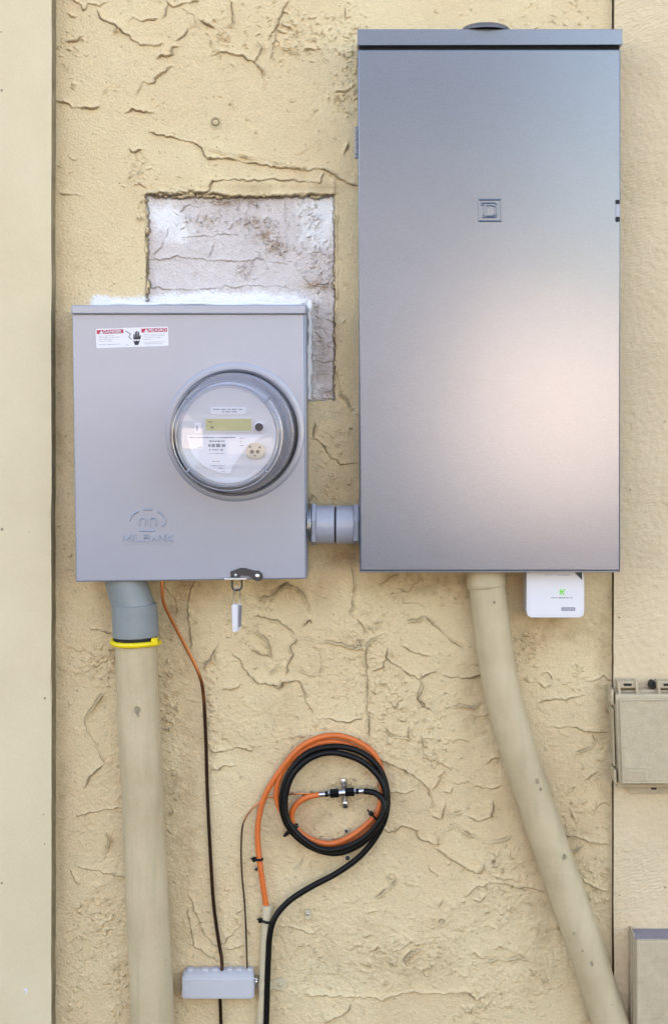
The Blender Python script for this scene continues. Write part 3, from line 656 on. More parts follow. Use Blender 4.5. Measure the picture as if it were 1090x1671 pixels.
# hinge leaf on the left side
hg = box('hinge', [(578.5, 206), (584.5, 206), (584.5, 258), (578.5, 258)], PD - 0.02, PD - 0.032, M['panel'], bp, 0.001)
for y in (215, 227, 239, 251): screw(580.5, y, 2.0, PD - 0.0201, M['fitting'], hg, 'rivet', 0.0015)
# hub closing plate on the roof
o = P(792, 47.5, 0.07); o.z = P(792, 47.5, PD).z - 0.0005
lathe('hub_plate', [(L(38), 0), (L(38), 0.0035), (L(35), 0.0065), (L(27), 0.0092), (L(12), 0.0102), (0, 0.0104)], o, M['hub'], bp, Vector((0, 0, 1)), 48)
# embossed square emblem
em = bpy.data.objects.new('emblem', None); C.objects.link(em); em.parent = bp; em.empty_display_size = 0.02
def ridge(name, pts, d, r, m, parent, closed=True, ox=0, oy=0, s=1.0, flat=0.45):
    q = [P(ox + a / s, oy + b / s, d) for a, b in pts]
    if closed: q = q + [q[0]]
    bm = bmesh.new()
    for a, b in zip(q[:-1], q[1:]): add_tube(bm, [a, b], r * S, 8)
    for p in q: bmesh.ops.create_icosphere(bm, subdivisions=1, radius=r * S * 1.02, matrix=Matrix.Translation(p))
    for v in bm.verts: v.co.y = -d + (v.co.y + d) * flat
    return from_bm(name, bm, m, parent, True)
sq = [(285, 355), (775, 350), (775, 825), (285, 825)]
ridge('emblem_frame', sq, PD, 1.5, M['panel'], em, True, 760, 300, 13.6, 1.0)
ridge('emblem_letter', [(345, 430), (640, 425), (690, 470), (690, 700), (650, 745), (370, 745), (370, 715), (400, 690), (400, 480), (350, 465)], PD, 1.3, M['panel'], em, True, 760, 300, 13.6, 1.0)
ridge('emblem_letter', [(455, 485), (600, 485), (650, 520), (650, 680), (600, 715), (455, 715)], PD, 1.2, M['panel'], em, True, 760, 300, 13.6, 1.0)

# ------------------------------------------------------------------ meter socket box
ms = thing('meter_socket', 'pale grey steel meter box with danger sticker, left of the tall panel', 'electrical box')
BD = 0.080
box('cabinet', [(120, 505), (499, 503), (501.5, 944), (126, 948)], BD - 0.010, 0.003, M['socket'], ms, 0.002)
cover = box('cover', [(118.5, 511), (496, 511), (500, 945), (124, 950)], BD, BD - 0.020, M['socket'], ms, 0.0024, 3)
box('hood', [(116.5, 498), (499, 497.5), (499, 512.5), (116.5, 512.5)], BD + 0.006, 0.003, M['socket'], ms, 0.002, 3)
# raised collar round the meter
MC = P(384, 705, BD)
lathe('collar', [(L(110.5), -0.002), (L(109.3), 0.0008), (L(107.5), 0.0013), (L(101), 0.0016), (L(97), 0.001)], MC, M['socket'], ms, segs=96)
# caulk bead along the top and down the right side
bm = bmesh.new(); rr = random.Random(4)
pts = smooth_path([P(x, 496 + rr.uniform(-1.5, 1), 0.0) for x in range(143, 506, 14)], 0.006)
add_tube(bm, pts, [L(3.2 + rr.uniform(-1.0, 1.4) + 1.0 * math.sin(i * .17 + 1)) * min(1, (i + 2) / 9) for i in range(len(pts))], 12)
pts = [P(505 + rr.uniform(-1, 1.5), y, 0.004) for y in range(490, 652, 7)]
add_tube(bm, pts, [L(4.0 + rr.uniform(-1.5, 1.5)) for _ in pts], 10)
from_bm('caulk_bead', bm, M['caulk'], ms, True)
# sticker
st = bpy.data.objects.new('danger_sticker', None); C.objects.link(st); st.parent = ms
st['label'] = 'white and red danger sticker with a shocked hand pictogram'
TL = R(-1.9); SO = (156.6, 536.8)
def sq_(a, b): return (SO[0] + a * math.cos(TL) - b * math.sin(TL), SO[1] + a * math.sin(TL) + b * math.cos(TL))
d1 = BD + 0.0003; d2 = BD + 0.0005
prism('sticker_sheet', [sq_(a, b) for a, b in rrect(0, 0, 118, 31.5, 2.5, 4)], d1, BD - 0.0005, M['whitepaper'], st)
prism('header', [sq_(a, b) for a, b in rect(1.5, 2, 45, 8.4)], d2, d1 - 0.0001, M['red'], st)
prism('header', [sq_(a, b) for a, b in rect(74.5, 2, 116.5, 8.4)], d2, d1 - 0.0001, M['red'], st)
for x in (6, 79):
    prism('warning_triangle', [sq_(x, 8), sq_(x + 3.2, 2.6), sq_(x + 6.4, 8)], d2 + 0.0002, d2 - 0.0001, M['whitepaper'], st)
text('sticker_text', 'DANGER', *sq_(13, 7.6), d2, 29, 4.8, M['whitepaper'], st, 0.0002, TL, 0.02)
text('sticker_text', 'PELIGRO', *sq_(86, 7.6), d2, 29, 4.8, M['whitepaper'], st, 0.0002, TL, 0.02)
dashes('small_print', [(4, 30, 12, 0.8), (4, 38, 14.5, 0.8), (4, 28, 17.5, 0.8), (4, 27, 20.5, 0.8), (4, 40, 26, 0.9),
                       (77, 113, 12, 0.8), (77, 111, 14.5, 0.8), (77, 107, 17.5, 0.8), (77, 90, 20.3, 0.8), (77, 112, 24.5, 0.8), (77, 108, 27, 0.8), (48, 52, 27.5, 0.9)], d1, M['greyink'], st, TL, SO, 3)
bm = bmesh.new()
def ps(pts): prism_pts(bm, [sq_(a, b) for a, b in pts], d2, d1 - 0.0001)
# four fingers, thumb, palm, cuff, and the jagged bolt
for x0, top, x1, bot in ((61.2, 10.5, 63.0, 18), (63.8, 6.5, 65.6, 17), (66.3, 5.2, 68.2, 17), (69.0, 6.5, 70.8, 17)): ps([(x0 - .3, bot), (x0, top + .8), (x0 + .5, top), (x1 - .5, top), (x1, top + .8), (x1 + .3, bot)])
ps([(71.5, 14), (73, 12), (73.6, 13), (72.6, 18.5), (71, 20), (70.6, 17)])
ps([(60.9, 17), (71, 16.6), (72, 19.4), (61.5, 19.4)])
ps([(60.5, 20.6), (64, 22.2), (66, 20.8), (68, 22), (71.5, 20.8), (69.5, 26.5), (68.5, 28.5), (63.5, 28.5), (62.5, 26.5)])
for a, b in (((48.5, 4.8), (56.5, 10)), ((56.5, 10), (53.8, 15)), ((53.8, 15), (58, 19.2))):
    dx, dy = b[0] - a[0], b[1] - a[1]; q = math.hypot(dx, dy); nx, ny = -dy / q * .55, dx / q * .55
    ps([(a[0] + nx, a[1] + ny), (b[0] + nx, b[1] + ny), (b[0] - nx, b[1] - ny), (a[0] - nx, a[1] - ny)])
from_bm('hand_pictogram', bm, M['ink'], st)
# embossed maker's mark
mk = bpy.data.objects.new('embossed_mark', None); C.objects.link(mk); mk.parent = ms
def arc(cx, cy, rx, ry, a0, a1, n=10): return [(cx + rx * math.cos(R(a0 + (a1 - a0) * i / n)), cy + ry * math.sin(R(a0 + (a1 - a0) * i / n))) for i in range(n + 1)]
for pts in (arc(241.5, 849, 29, 17, 178, 238), arc(241.5, 849, 29, 17, 304, 395), [(235, 831.5), (248, 831.5)], [(229, 866), (253, 866)],
            [(228, 858), (228, 849), (230, 846), (235, 845.5), (237.5, 848), (237.5, 858)], [(245, 858), (245, 848), (247, 845.5), (252, 845.5), (255, 848), (255, 858)]):
    ridge('mark_ridge', pts, BD, 1.7, M['socket'], mk, False, flat=0.9)
GL = {'M': [[(0, 1), (0, 0), (.5, .78), (1, 0), (1, 1)]], 'I': [[(.5, 0), (.5, 1)]], 'L': [[(0, 0), (0, 1), (1, 1)]],
      'B': [[(0, 0), (.75, 0), (1, .12), (1, .36), (.75, .48), (0, .48), (0, 0)], [(0, .48), (.8, .48), (1, .62), (1, .86), (.8, 1), (0, 1), (0, .48)]],
      'A': [[(0, 1), (.5, 0), (1, 1)], [(.22, .62), (.78, .62)]], 'N': [[(0, 1), (0, 0), (1, 1), (1, 0)]], 'K': [[(0, 0), (0, 1)], [(1, 0), (.05, .52), (1, 1)]]}
x_ = 201.5
for ch in 'MILBANK':
    w_ = {'I': 3.0, 'M': 11.5}.get(ch, 9.6)
    for ln in GL[ch]:
        ridge('mark_lettering', [(x_ + a * w_, 873 + b * 10.5) for a, b in ln], BD, 1.25, M['socket'], mk, False, flat=0.95)
    x_ += w_ + 3.1
dashes('mark_small_lettering', [(201, 283, 887.6, 2.2)], BD, M['socket'], mk, seed=6, thick=0.0008)
# sealing hasp at the bottom edge
hs = bpy.data.objects.new('hasp', None); C.objects.link(hs); hs.parent = ms
def hp(pts): return [(350 + a / 10.9, 910 + b / 10.9) for a, b in pts]
prism('hasp_plate', hp([(285, 250), (460, 185), (560, 190), (700, 235), (800, 240), (850, 290), (862, 350), (840, 400), (760, 420), (690, 395), (660, 350), (600, 320), (470, 310), (440, 345), (420, 400), (290, 400)]), BD + 0.004, BD - 0.004, M['black_steel'], hs, 0.0006)
screw(350 + 765 / 10.9, 910 + 325 / 10.9, 4.2, BD + 0.004, M['steel'], hs, 'screw', 0.003)
screw(350 + 380 / 10.9, 910 + 310 / 10.9, 2.6, BD + 0.004, M['steel'], hs, 'screw', 0.002)
box('hasp_tongue', [(366, 943.5), (403, 943), (403, 946.5), (366, 947)], BD + 0.010, BD - 0.004, M['steel'], hs, 0.0006)
bm = bmesh.new()
add_tube(bm, [P(379 + 0.0, 946, BD + .003)] + [P(387 + 8.2 * math.cos(a), 955.5 + 8 * math.sin(a), BD + .003) for a in [R(200 - 22 * i) for i in range(11)]] + [P(395, 946, BD + .003)], L(1.5), 8)
from_bm('hasp_eye', bm, M['black_steel'], hs, True)

sl = thing('seal_tag', 'small white plastic seal hanging on a wire below the meter box', 'seal')
bm = bmesh.new()
wire = smooth_path([P(382, 986, BD + .004), P(381.5, 975, BD + .004), P(383, 962, BD + .006), P(387, 957, BD + .006), P(391.5, 962, BD + .003), P(392, 975, BD), P(390.5, 986, BD)], 0.003)
add_tube(bm, wire, L(0.9), 8); from_bm('wire', bm, M['steel'], sl, True)
bm = bmesh.new()
f = [P(378, 987, BD + .008), P(387.5, 986, BD + .009), P(387, 1031.5, BD + .009), P(379.5, 1031.5, BD + .008)]
bk = [P(383, 985, BD - .010), P(395, 985, BD - .007), P(393.5, 1027, BD - .007), P(385, 1027, BD - .010)]
add_hexa(bm, f + bk); bmesh.ops.bevel(bm, geom=bm.edges[:], offset=0.0008, segments=2, affect='EDGES')
from_bm('tag_body', bm, M['white'], sl, True)
bm = bmesh.new(); add_hexa(bm, [P(391, 988, BD + .004), P(395.2, 988, BD - .004), P(394, 1022, BD - .004), P(390.3, 1024, BD + .004), P(391, 988, BD + .0028), P(395, 988, BD - .0055), P(394, 1022, BD - .0055), P(390, 1024, BD + .0028)])
from_bm('tag_face', bm, M['greyink'], sl)

# ------------------------------------------------------------------ the meter
em_ = thing('electric_meter', 'round glass-covered electricity meter plugged into the pale grey box', 'meter')
def mr_(px): return px * S * K(BD)
MC2 = P(384, 706, BD)
lathe('sealing_ring', [(mr_(96), 0.002), (mr_(102.5), 0.003), (mr_(103.5), 0.006), (mr_(103), 0.010), (mr_(101), 0.012), (mr_(99.6), 0.011), (mr_(99), 0.004)], MC2, M['ringsteel'], em_, segs=128, closed=True)
lathe('base_disc', [(mr_(98), 0.004), (mr_(97.5), 0.012), (mr_(88), 0.014), (0, 0.014)], MC2, M['barrel'], em_, segs=96)
lathe('inner_barrel', [(mr_(84), 0.013), (mr_(83), 0.075), (mr_(79), 0.078), (mr_(78), 0.108), (0, 0.108)], MC2, M['side'], em_, segs=96)
FD = 0.112   # face plate above the cover
MCf = MC2 + Vector((0, -FD, 0))
fp = lathe('faceplate', [(mr_(74), -0.003), (mr_(74), 0), (0, 0.0004)], MCf, M['face'], em_, segs=96)
gc = lathe('glass_cover', [(mr_(100), 0.006), (mr_(99.5), 0.05), (mr_(96), 0.054), (mr_(95), 0.085), (mr_(90), 0.090), (mr_(86.5), 0.112), (mr_(84), 0.124), (mr_(80), 0.127), (mr_(76.5), 0.1255), (0, 0.127)], MC2, M['glass'], em_, segs=128)
for r, h, t in ((96.5, 0.053, 0.9), (84.5, 0.124, 1.3), (78.5, 0.1262, 0.8)):
    n_ = 10; lathe('cover_rim', [(mr_(r + t * math.cos(2 * math.pi * i / n_)), h + mr_(t) * math.sin(2 * math.pi * i / n_)) for i in range(n_)], MC2, M['glassrim'], gc, segs=128, closed=True)
for a in (42, 138, 222, 318):
    u = Vector((math.cos(R(a)), 0, math.sin(R(a)))); t_ = Vector((-u.z, 0, u.x)); bm = bmesh.new()
    c0 = MC2 + u * mr_(79) + Vector((0, -0.128, 0))
    add_tube(bm, [c0 - u * mr_(3), c0 + u * mr_(5), c0 + u * mr_(8) + Vector((0, .012, 0))], mr_(1.6), 8)
    from_bm('rim_tab', bm, M['glassrim'], gc, True)
# print and fittings on the face, laid out on the face itself
fd = BD + FD + 0.0004; fd2 = fd + 0.0006
fc = P(372.5, 716, fd)
def fpt(x, y): return (x, y)
MX, MY = 0.0, -5.0    # the face sits a touch higher than read
lab = [(306, 715), (433, 715), (424, 720), (413, 727), (403, 736), (395, 745), (388, 755), (381, 766), (375, 778)] + [(372.5 + 67 * math.cos(R(a)), 712 + 66 * math.sin(R(a))) for a in range(96, 178, 8)]
prism('rating_label', [(x, y + MY) for x, y in lab], fd2, fd - 0.0003, M['whitepaper'], fp)
prism('maker_label', [(x, y + MY) for x, y in rrect(343, 669, 403, 681, 5.5)], fd2, fd - 0.0003, M['whitepaper'], fp)
dashes('small_print', [(349, 396, 673 + MY, 2.4), (362, 386, 677 + MY, 2.2)], fd2, M['greyink'], fp, seed=8)
prism('display_frame', [(x, y + MY) for x, y in rrect(333.5, 686, 413, 710.5, 1.5)], fd2 + 0.0006, fd - 0.0003, M['face'], fp)
prism('display', [(x, y + MY) for x, y in rrect(336, 688.5, 410.5, 708, 1)], fd2 + 0.0009, fd2, M['lcd'], fp)
dashes('display_segments', [(341, 347, 693.5 + MY, 3.5), (344, 349, 702.5 + MY, 4.5), (400, 404, 692 + MY, 1.6)], fd2 + 0.0009, M['lcdseg'], fp, seed=21)
prism('nameplate_slot', [(x, y + MY) for x, y in rrect(317.5, 695, 328, 712, 2)], fd2, fd - 0.0003, M['whitepaper'], fp)
dashes('small_print', [(321, 323, 704 + MY, 12)], fd2, M['greyink'], fp, seed=9)
dashes('small_print', [(310, 384, 719 + MY, 2.4), (342, 367, 725 + MY, 3.4), (340, 368, 732 + MY, 5.5), (342, 367, 739 + MY, 2.8), (342, 366, 745 + MY, 1.4), (323, 331, 735 + MY, 1.2),
                       (347, 358, 758 + MY, 1.6), (345, 367, 765 + MY, 1.6), (358, 367, 769 + MY, 1.6), (362, 369, 774 + MY, 1.2), (392, 399, 720 + MY, 1.5), (392, 396, 725.5 + MY, 1.5), (392, 400, 732 + MY, 1.8)], fd2, M['greyink'], fp, seed=10)
def disc(name, x, y, r, d, h, m, parent, segs=32):
    o = P(x, y + MY, d); return lathe(name, [(r * S * .93, 0), (r * S * .93, h * .7), (r * S * .85, h), (0, h)], o, m, parent, segs=segs)
pb = disc('button_ring', 423, 702, 9, fd, 0.002, M['whitepaper'], fp)
disc('reset_button', 423, 702, 6.6, fd + 0.0018, 0.003, M['ink'], fp)
op = prism('optical_port', [(x, y + MY) for x, y in rrect(402.5, 728, 431.5, 753, 9)], fd + 0.004, fd - 0.0003, M['beigeport'], fp, 0.0006, True)
for x, y, r in ((411.5, 742, 3.4), (420.8, 742, 3.2), (416, 748.5, 1.4), (408, 734, 1.8), (424, 735, 1.8)): disc('port_lens', x, y, r, fd + 0.0035, 0.001, M['ink'], op, 16)

# ------------------------------------------------------------------ nipple between the two boxes
nb = thing('conduit_nipple', 'short grey conduit coupling joining meter box and tall panel', 'conduit')
ND = 0.046; ax = Vector((1, 0, 0))
def xr(px): return P(px, 856, ND).x
o = P(0, 856, ND); o.x = 0; rN = L(31.5, ND)
def barrel(name, x0, x1, r, m, segs=48, ch=0.0008):
    a, b = xr(x0), xr(x1)
    return lathe(name, [(r - ch * 2.2, a), (r - ch, a), (r, a + ch), (r, b - ch), (r - ch, b), (r - ch * 2.2, b)], o, m, nb, ax, segs)
barrel('core', 498, 588, rN * .9, M['gap'])
barrel('lock_ring', 502.5, 505, rN * 1.12, M['steel'])
barrel('lock_ring', 505.8, 508.3, rN * 1.1, M['steel'])
barrel('hex_nut', 509, 516.5, rN * 1.14, M['fitting'], 6, 0.0012)
barrel('sleeve', 516.5, 546, rN * 1.0, M['fitting'])
barrel('sleeve', 549, 577, rN * 1.0, M['fitting'])
barrel('hex_nut', 577, 586, rN * 1.1, M['fitting'], 6, 0.0012)

# ------------------------------------------------------------------ conduit under the meter box
lc = thing('service_conduit', 'thick straight beige conduit below the meter box with grey adapter', 'conduit')
def axis_tube(name, pr, m, d, parent, segs=48, dl=None):
    """pr: (centre px, py, radius px) down the pipe"""
    dl = dl or [d] * len(pr)
    pts = [P(x, y, e) for (x, y, r), e in zip(pr, dl)]; bm = bmesh.new(); add_tube(bm, pts, [r * S * K(d) for x, y, r in pr], segs)
    return from_bm(name, bm, m, parent, True)
CD = 0.044
axis_tube('adapter_neck', [(204, 938, 34), (207, 952, 34), (213, 972, 34), (219, 992, 34)], M['pvc_grey'], CD, lc)
axis_tube('adapter_socket', [(219.5, 985.5, 34.5), (219.6, 987, 36.8), (222, 1033, 37.6), (222.2, 1037.5, 37.4), (222.2, 1038.5, 34)], M['pvc_grey'], CD, lc)
axis_tube('adhesive_joint', [(221, 1030, 34.5), (222, 1046, 35.0), (222.2, 1049, 33.5)], M['gap'], CD, lc)  # dark ring drawn for the gap below the adapter
axis_tube('pipe', [(221.8, 1040, 33.9), (236, 1360, 34.3), (250.5, 1671, 35.2), (262, 1930, 35.6)], M['pipe'], CD, lc, 64, [CD, 0.040, 0.036, 0.036])
prism('chip', [(220, 1154), (224, 1152), (229, 1155), (230, 1160), (227, 1163), (228, 1169), (225, 1171), (223, 1166), (219, 1160)], CD + 0.0292, CD + 0.020, M['scuff'], lc)

yt = thing('yellow_band', 'yellow nylon cable tie round the conduit below the grey adapter', 'cable tie')
bm = bmesh.new(); c = P(222, 1047.5, CD)
for i in range(1): add_tube(bm, [c + Vector((L(38, CD) * math.cos(a), -L(37.5, CD) * math.sin(a), L(1.2) * math.sin(a * 2) - 0.001 * math.cos(a))) for a in [R(3 + 11.8 * k) for k in range(31)]], L(4.3, CD), 8)
from_bm('strap', bm, M['yellow'], yt, True)
box('tie_head', [(247, 1041.5), (257, 1042), (257, 1053), (246, 1053)], CD + 0.022, CD + 0.010, M['yellow'], yt, 0.0012)

# ------------------------------------------------------------------ bent conduit under the tall panel
rc = thing('bent_conduit', 'long beige conduit curving right and down from the tall panel', 'conduit')
RD = 0.044
cl = [(792.5, 925), (794, 945), (795, 960), (801, 1010), (815.5, 1112), (840.5, 1209), (872.5, 1306), (895, 1373), (928, 1467), (960, 1561), (990, 1654), (1042, 1800), (1090, 1935)]
dl_ = [.044, .044, .044, .043, .040, .037, .034, .033, .033, .033, .033, .033, .033]
pts = smooth_path([P(x, y, e) for (x, y), e in zip(cl, dl_)], 0.012)
tube('pipe', pts, L(29.6, RD), M['pipe'], rc, 56)
axis_tube('end_bell', [(792.6, 925, 31.5), (793.2, 951, 32), (793.6, 955.5, 31.8), (793.9, 957.5, 30)], M['pipe'], RD, rc, 56)
for x, y, e, sz in ((877, 1274, .0352, 4.0), (921, 1399, .033, 3.6), (965, 1572, .033, 4.5), (806, 983, .0435, 2.8), (806, 1018, .0425, 2.2), (936, 1524, .033, 2.2), (882, 1288, .034, 2.6), (950, 1552, .033, 2.6)):
    rr_ = random.Random(int(x)); ang = [2 * math.pi * k / 8 for k in range(8)]
    prism('scuff', [(x + sz * rr_.uniform(.35, .9) * math.cos(a), y + sz * rr_.uniform(.6, 1.5) * math.sin(a)) for a in ang], e + L(29.6, RD) + 0.0002, e + 0.012, M['scuff'], rc)

# ------------------------------------------------------------------ white monitor under the panel
wd = thing('energy_monitor', 'small white plastic box with green light below the tall panel', 'electronic device')
VD = 0.060
prism('shell', rrect(859, 915, 952.5, 1007.5, 8), VD, 0.004, M['white'], wd, 0.0009, True)
prism('front_panel', rrect(862.5, 918, 948.5, 1003, 5.5), VD + 0.0008, VD - 0.001, M['whitepaper'], wd)
prism('dark_corner', [(935, 932), (949, 932), (949, 946.5)], VD + 0.0012, VD, M['ink'], wd)
bm = bmesh.new()
for x, y in ((913, 962), (918.5, 961.5), (912.5, 968.5), (917.5, 969)): prism_pts(bm, [(x, y), (x + 2.4, y - .6), (x + 3, y + 2), (x + .4, y + 2.4)], VD + 0.0012, VD)
prism_pts(bm, [(912, 966), (916, 963.4), (920.5, 965.5), (916.5, 968.4)], VD + 0.0013, VD)
from_bm('green_logo', bm, M['green'], wd)
dashes('logo_text', [(923, 932, 965, 3.2)], VD + 0.0008, M['whitepaper'], wd, seed=12)
dashes('small_print', [(899, 934, 975.5, 2.0), (888, 902, 938, 1.4), (909, 930, 938.5, 1.4)], VD + 0.0008, M['greyink'], wd, seed=13)
prism('badge', rrect(915.5, 991, 938, 996.8, 0.8, 3), VD + 0.0012, VD, M['greyink'], wd)
prism('badge_face', rrect(917, 992.2, 936.5, 995.6, 0.6, 3), VD + 0.0014, VD + 0.0005, M['fitting'], wd)

# ------------------------------------------------------------------ bonding wires and terminal bar
gwire = tube('ground_wire', smooth_path([P(264, 930, .05), P(265, 955, .05), P(268, 985, .045), P(290, 1030, .03), P(312, 1072, .02), P(325, 1100, .016), P(332, 1130, .012), P(336, 1200, .008), P(339, 1300, .007),
              P(344, 1400, .007), P(349, 1475, .008), P(357, 1535, .008), P(362, 1565, .010), P(363, 1592, .014)], .006), L(2.9), M['copper'], None, 12)
tag(gwire, 'thick bare copper ground wire, bright at the top, from meter box to terminal bar', 'wire')
gw2 = tube('ground_wire', smooth_path([P(359, 1624, .012), P(360, 1645, .009), P(361, 1680, .008), P(362, 1760, .008), P(362, 1900, .008)], .006), L(2.9), M['copper'], None, 12)
tag(gw2, 'dark tarnished wire leaving the underside of the grey terminal bar', 'wire')
def q7(a, b): return (380 + a / 3.633, 1170 + b / 3.633)
tw = tube('bonding_wire', smooth_path([P(*q7(a, b), d) for a, b, d in ((525, 455, .016), (400, 455, .014), (320, 460, .01), (210, 478, .008), (150, 512, .006), (90, 575, .005), (58, 650, .005), (50, 800, .005), (56, 950, .005), (70, 1100, .006), (79, 1270, .007))]
              + [P(402.5, 1545, .008), P(404, 1592, .014)], .005), L(1.3), M['copper_thin'], None, 8)
tag(tw, 'thin dark wire running from cable splice down to the terminal bar', 'wire')

tb = thing('terminal_bar', 'small grey intersystem bonding bar near the bottom, left of centre', 'terminal bar')
bm = bmesh.new(); TD = 0.026
f = [P(x, y, TD) for x, y in rect(297, 1596, 415, 1631)]; t = [P(x, y, TD * .6) for x, y in ((300, 1584), (413, 1583))]
v = [bm.verts.new(p) for p in f] + [bm.verts.new(t[0]), bm.verts.new(t[1])] + [bm.verts.new((p.x, 0.001, p.z)) for p in (t[0], t[1], f[2], f[3])]
for q in ((0, 3, 2, 1), (4, 0, 1, 5), (6, 4, 5, 7), (3, 9, 8, 2), (6, 7, 8, 9), (0, 4, 6, 9, 3), (1, 2, 8, 7, 5)): bm.faces.new([v[i] for i in q])
bmesh.ops.bevel(bm, geom=bm.edges[:], offset=0.0026, segments=4, affect='EDGES')
from_bm('housing', bm, M['block'], tb, True)
for x in (311, 335, 351, 375, 391, 408):
    box('terminal_lug', [(x - 5, 1581), (x + 5, 1581), (x + 5, 1590), (x - 5, 1590)], TD * .62, TD * .18, M['block'], tb, 0.0012)
lg = box('side_lug', [(414, 1596), (421, 1597), (421, 1612), (414, 1612)], TD * .55, 0.001, M['steel'], tb, 0.001)
screw(418, 1602, 3.4, TD * .55, M['steel'], tb, 'screw')

# ------------------------------------------------------------------ small conduit stub, strap
cs = thing('cable_conduit', 'slim cream conduit stub rising from below, feeding the orange cable', 'conduit')
tube('pipe', [P(437, 1477, .012), P(436, 1500, .012), P(432, 1600, .012), P(428, 1671, .012), P(422, 1780, .012)], L(9), M['cream_strap'], cs, 24)
sp = bpy.data.objects.new('strap', None); C.objects.link(sp); sp.parent = cs
prism('strap_ear', [(441, 1602), (452, 1597), (462, 1596), (468, 1602), (468, 1612), (461, 1617), (450, 1616), (441, 1613)], 0.004, 0.0005, M['cream_strap'], sp, 0.0008)
axis_tube('strap_loop', [(432.4, 1600, 10.6), (431.9, 1615, 10.6)], M['cream_strap'], 0.012, sp, 24)
screw(457, 1606.5, 3.6, 0.004, M['cream_strap'], sp)
an = thing('wall_anchor', 'small cream wall plug with screw right of the black cable', 'anchor')
prism('plug', [(497, 1486), (506, 1485), (508, 1498), (503, 1503), (498, 1499)], 0.008, -0.002, M['cream_strap'], an, 0.0008)
screw(502, 1491, 3, 0.008, M['steel'], an)

# ------------------------------------------------------------------ coiled cables
orange = [(205, 1140, .012), (196, 1090, .012), (172, 930, .013), (148, 780, .012), (150, 630, .012), (190, 470, .012), (280, 320, .014), (410, 175, .016), (570, 112, .016), (715, 132, .014), (835, 220, .012), (893, 350, .010),
          (905, 490, .008), (868, 605, .008), (770, 705, .008), (650, 768, .008), (520, 768, .008), (395, 700, .009), (310, 600, .010), (262, 480, .011), (275, 365, .012), (345, 255, .012), (470, 170, .010), (600, 145, .009),
          (735, 185, .008), (835, 280, .008), (882, 420, .009), (862, 555, .012), (800, 630, .014), (690, 712, .014), (570, 750, .014), (450, 720, .013), (370, 650, .012), (348, 590, .013), (372, 525, .015), (435, 478, .018), (512, 460, .020)]
jr = random.Random(8)
def kink(c, a=3.0): return [(x + jr.uniform(-a, a), y + jr.uniform(-a, a), d) for x, y, d in c[:-3]] + c[-3:]
orange = kink(orange); 
oc = tube('orange_cable', smooth_path([P(*q7(a, b), d) for a, b, d in orange], .005), L(4.6), M['orange'], None, 14)
tag(oc, 'orange cable wound in a loop with the black one above the slim conduit', 'cable')
blackc = [(150, 2050, .024), (190, 1900, .022), (205, 1600, .022), (210, 1420, .023), (222, 1290, .024), (252, 1190, .024), (335, 1090, .022), (470, 1005, .020), (620, 925, .018), (755, 825, .018), (855, 700, .020), (912, 570, .021), (912, 420, .021),
          (862, 295, .021), (752, 205, .022), (605, 178, .023), (455, 212, .023), (345, 315, .022), (292, 450, .021), (298, 590, .020), (365, 700, .020), (480, 782, .020), (620, 805, .021), (765, 745, .025), (865, 630, .029), (905, 490, .030),
          (880, 380, .028), (795, 285, .026), (685, 228, .026), (565, 214, .026), (445, 252, .026), (350, 350, .026), (312, 480, .026), (326, 610, .027), (405, 715, .028), (520, 782, .028), (650, 780, .029), (780, 715, .033), (875, 610, .036), (900, 540, .036),
          (885, 485, .033), (840, 450, .028), (780, 440, .0225)]
blackc = kink(blackc)
bc = tube('black_cable', smooth_path([P(*q7(a, b), d) for a, b, d in blackc], .005), L(4.9), M['black'], None, 14)
tag(bc, 'black cable coiled in front of the orange loop, running down past the slim conduit', 'cable')

gb = thing('cable_splice', 'silver and black coax connector block in the middle of the cable coil', 'connector')
def q5(a, b): return (500 + a / 7.786, 1250 + b / 7.786)
A_ = P(*q5(145, 365), .020); B_ = P(*q5(768, 312), .020); axd = (B_ - A_); LN = axd.length; axd.normalize()
def cx_(a): return (a - 145) / (768 - 145) * LN
def seg(name, a, b, r, m, segs=24):
    r = r / 7.786 * S; a, b = cx_(a), cx_(b); c_ = min(0.0006, r * .2)
    lathe(name, [(0, a), (r - c_, a), (r, a + c_), (r, b - c_), (r - c_, b), (0, b)], A_, m, gb, axd, segs)
seg('core', 150, 760, 24, M['steel'])
seg('crimp_sleeve', 145, 242, 33, M['steel']); seg('collar', 240, 272, 36, M['black']); seg('ferrule', 272, 304, 42, M['steel'], 6)
seg('connector_nut', 305, 410, 62, M['black'], 6); seg('block_body', 408, 498, 48, M['steel']); seg('connector_nut', 496, 604, 60, M['black'], 6)
seg('ferrule', 600, 634, 40, M['steel'], 6); seg('collar', 632, 664, 34, M['black']); seg('crimp_sleeve', 660, 768, 33, M['steel'])
bm = bmesh.new(); add_tube(bm, [P(561, 1272, .006), P(562, 1296, .006), P(563, 1318, .006)], L(4.5), 10); from_bm('mounting_lug', bm, M['steel'], gb, True)
screw(560, 1274, 5, .010, M['steel'], gb, h=.004); screw(563, 1311, 5, .010, M['steel'], gb, h=.004)
bm = bmesh.new(); add_tube(bm, [P(564, 1311, .010), P(564, 1318, .010)], L(3.6), 8); from_bm('set_screw', bm, M['black_steel'], gb, True)
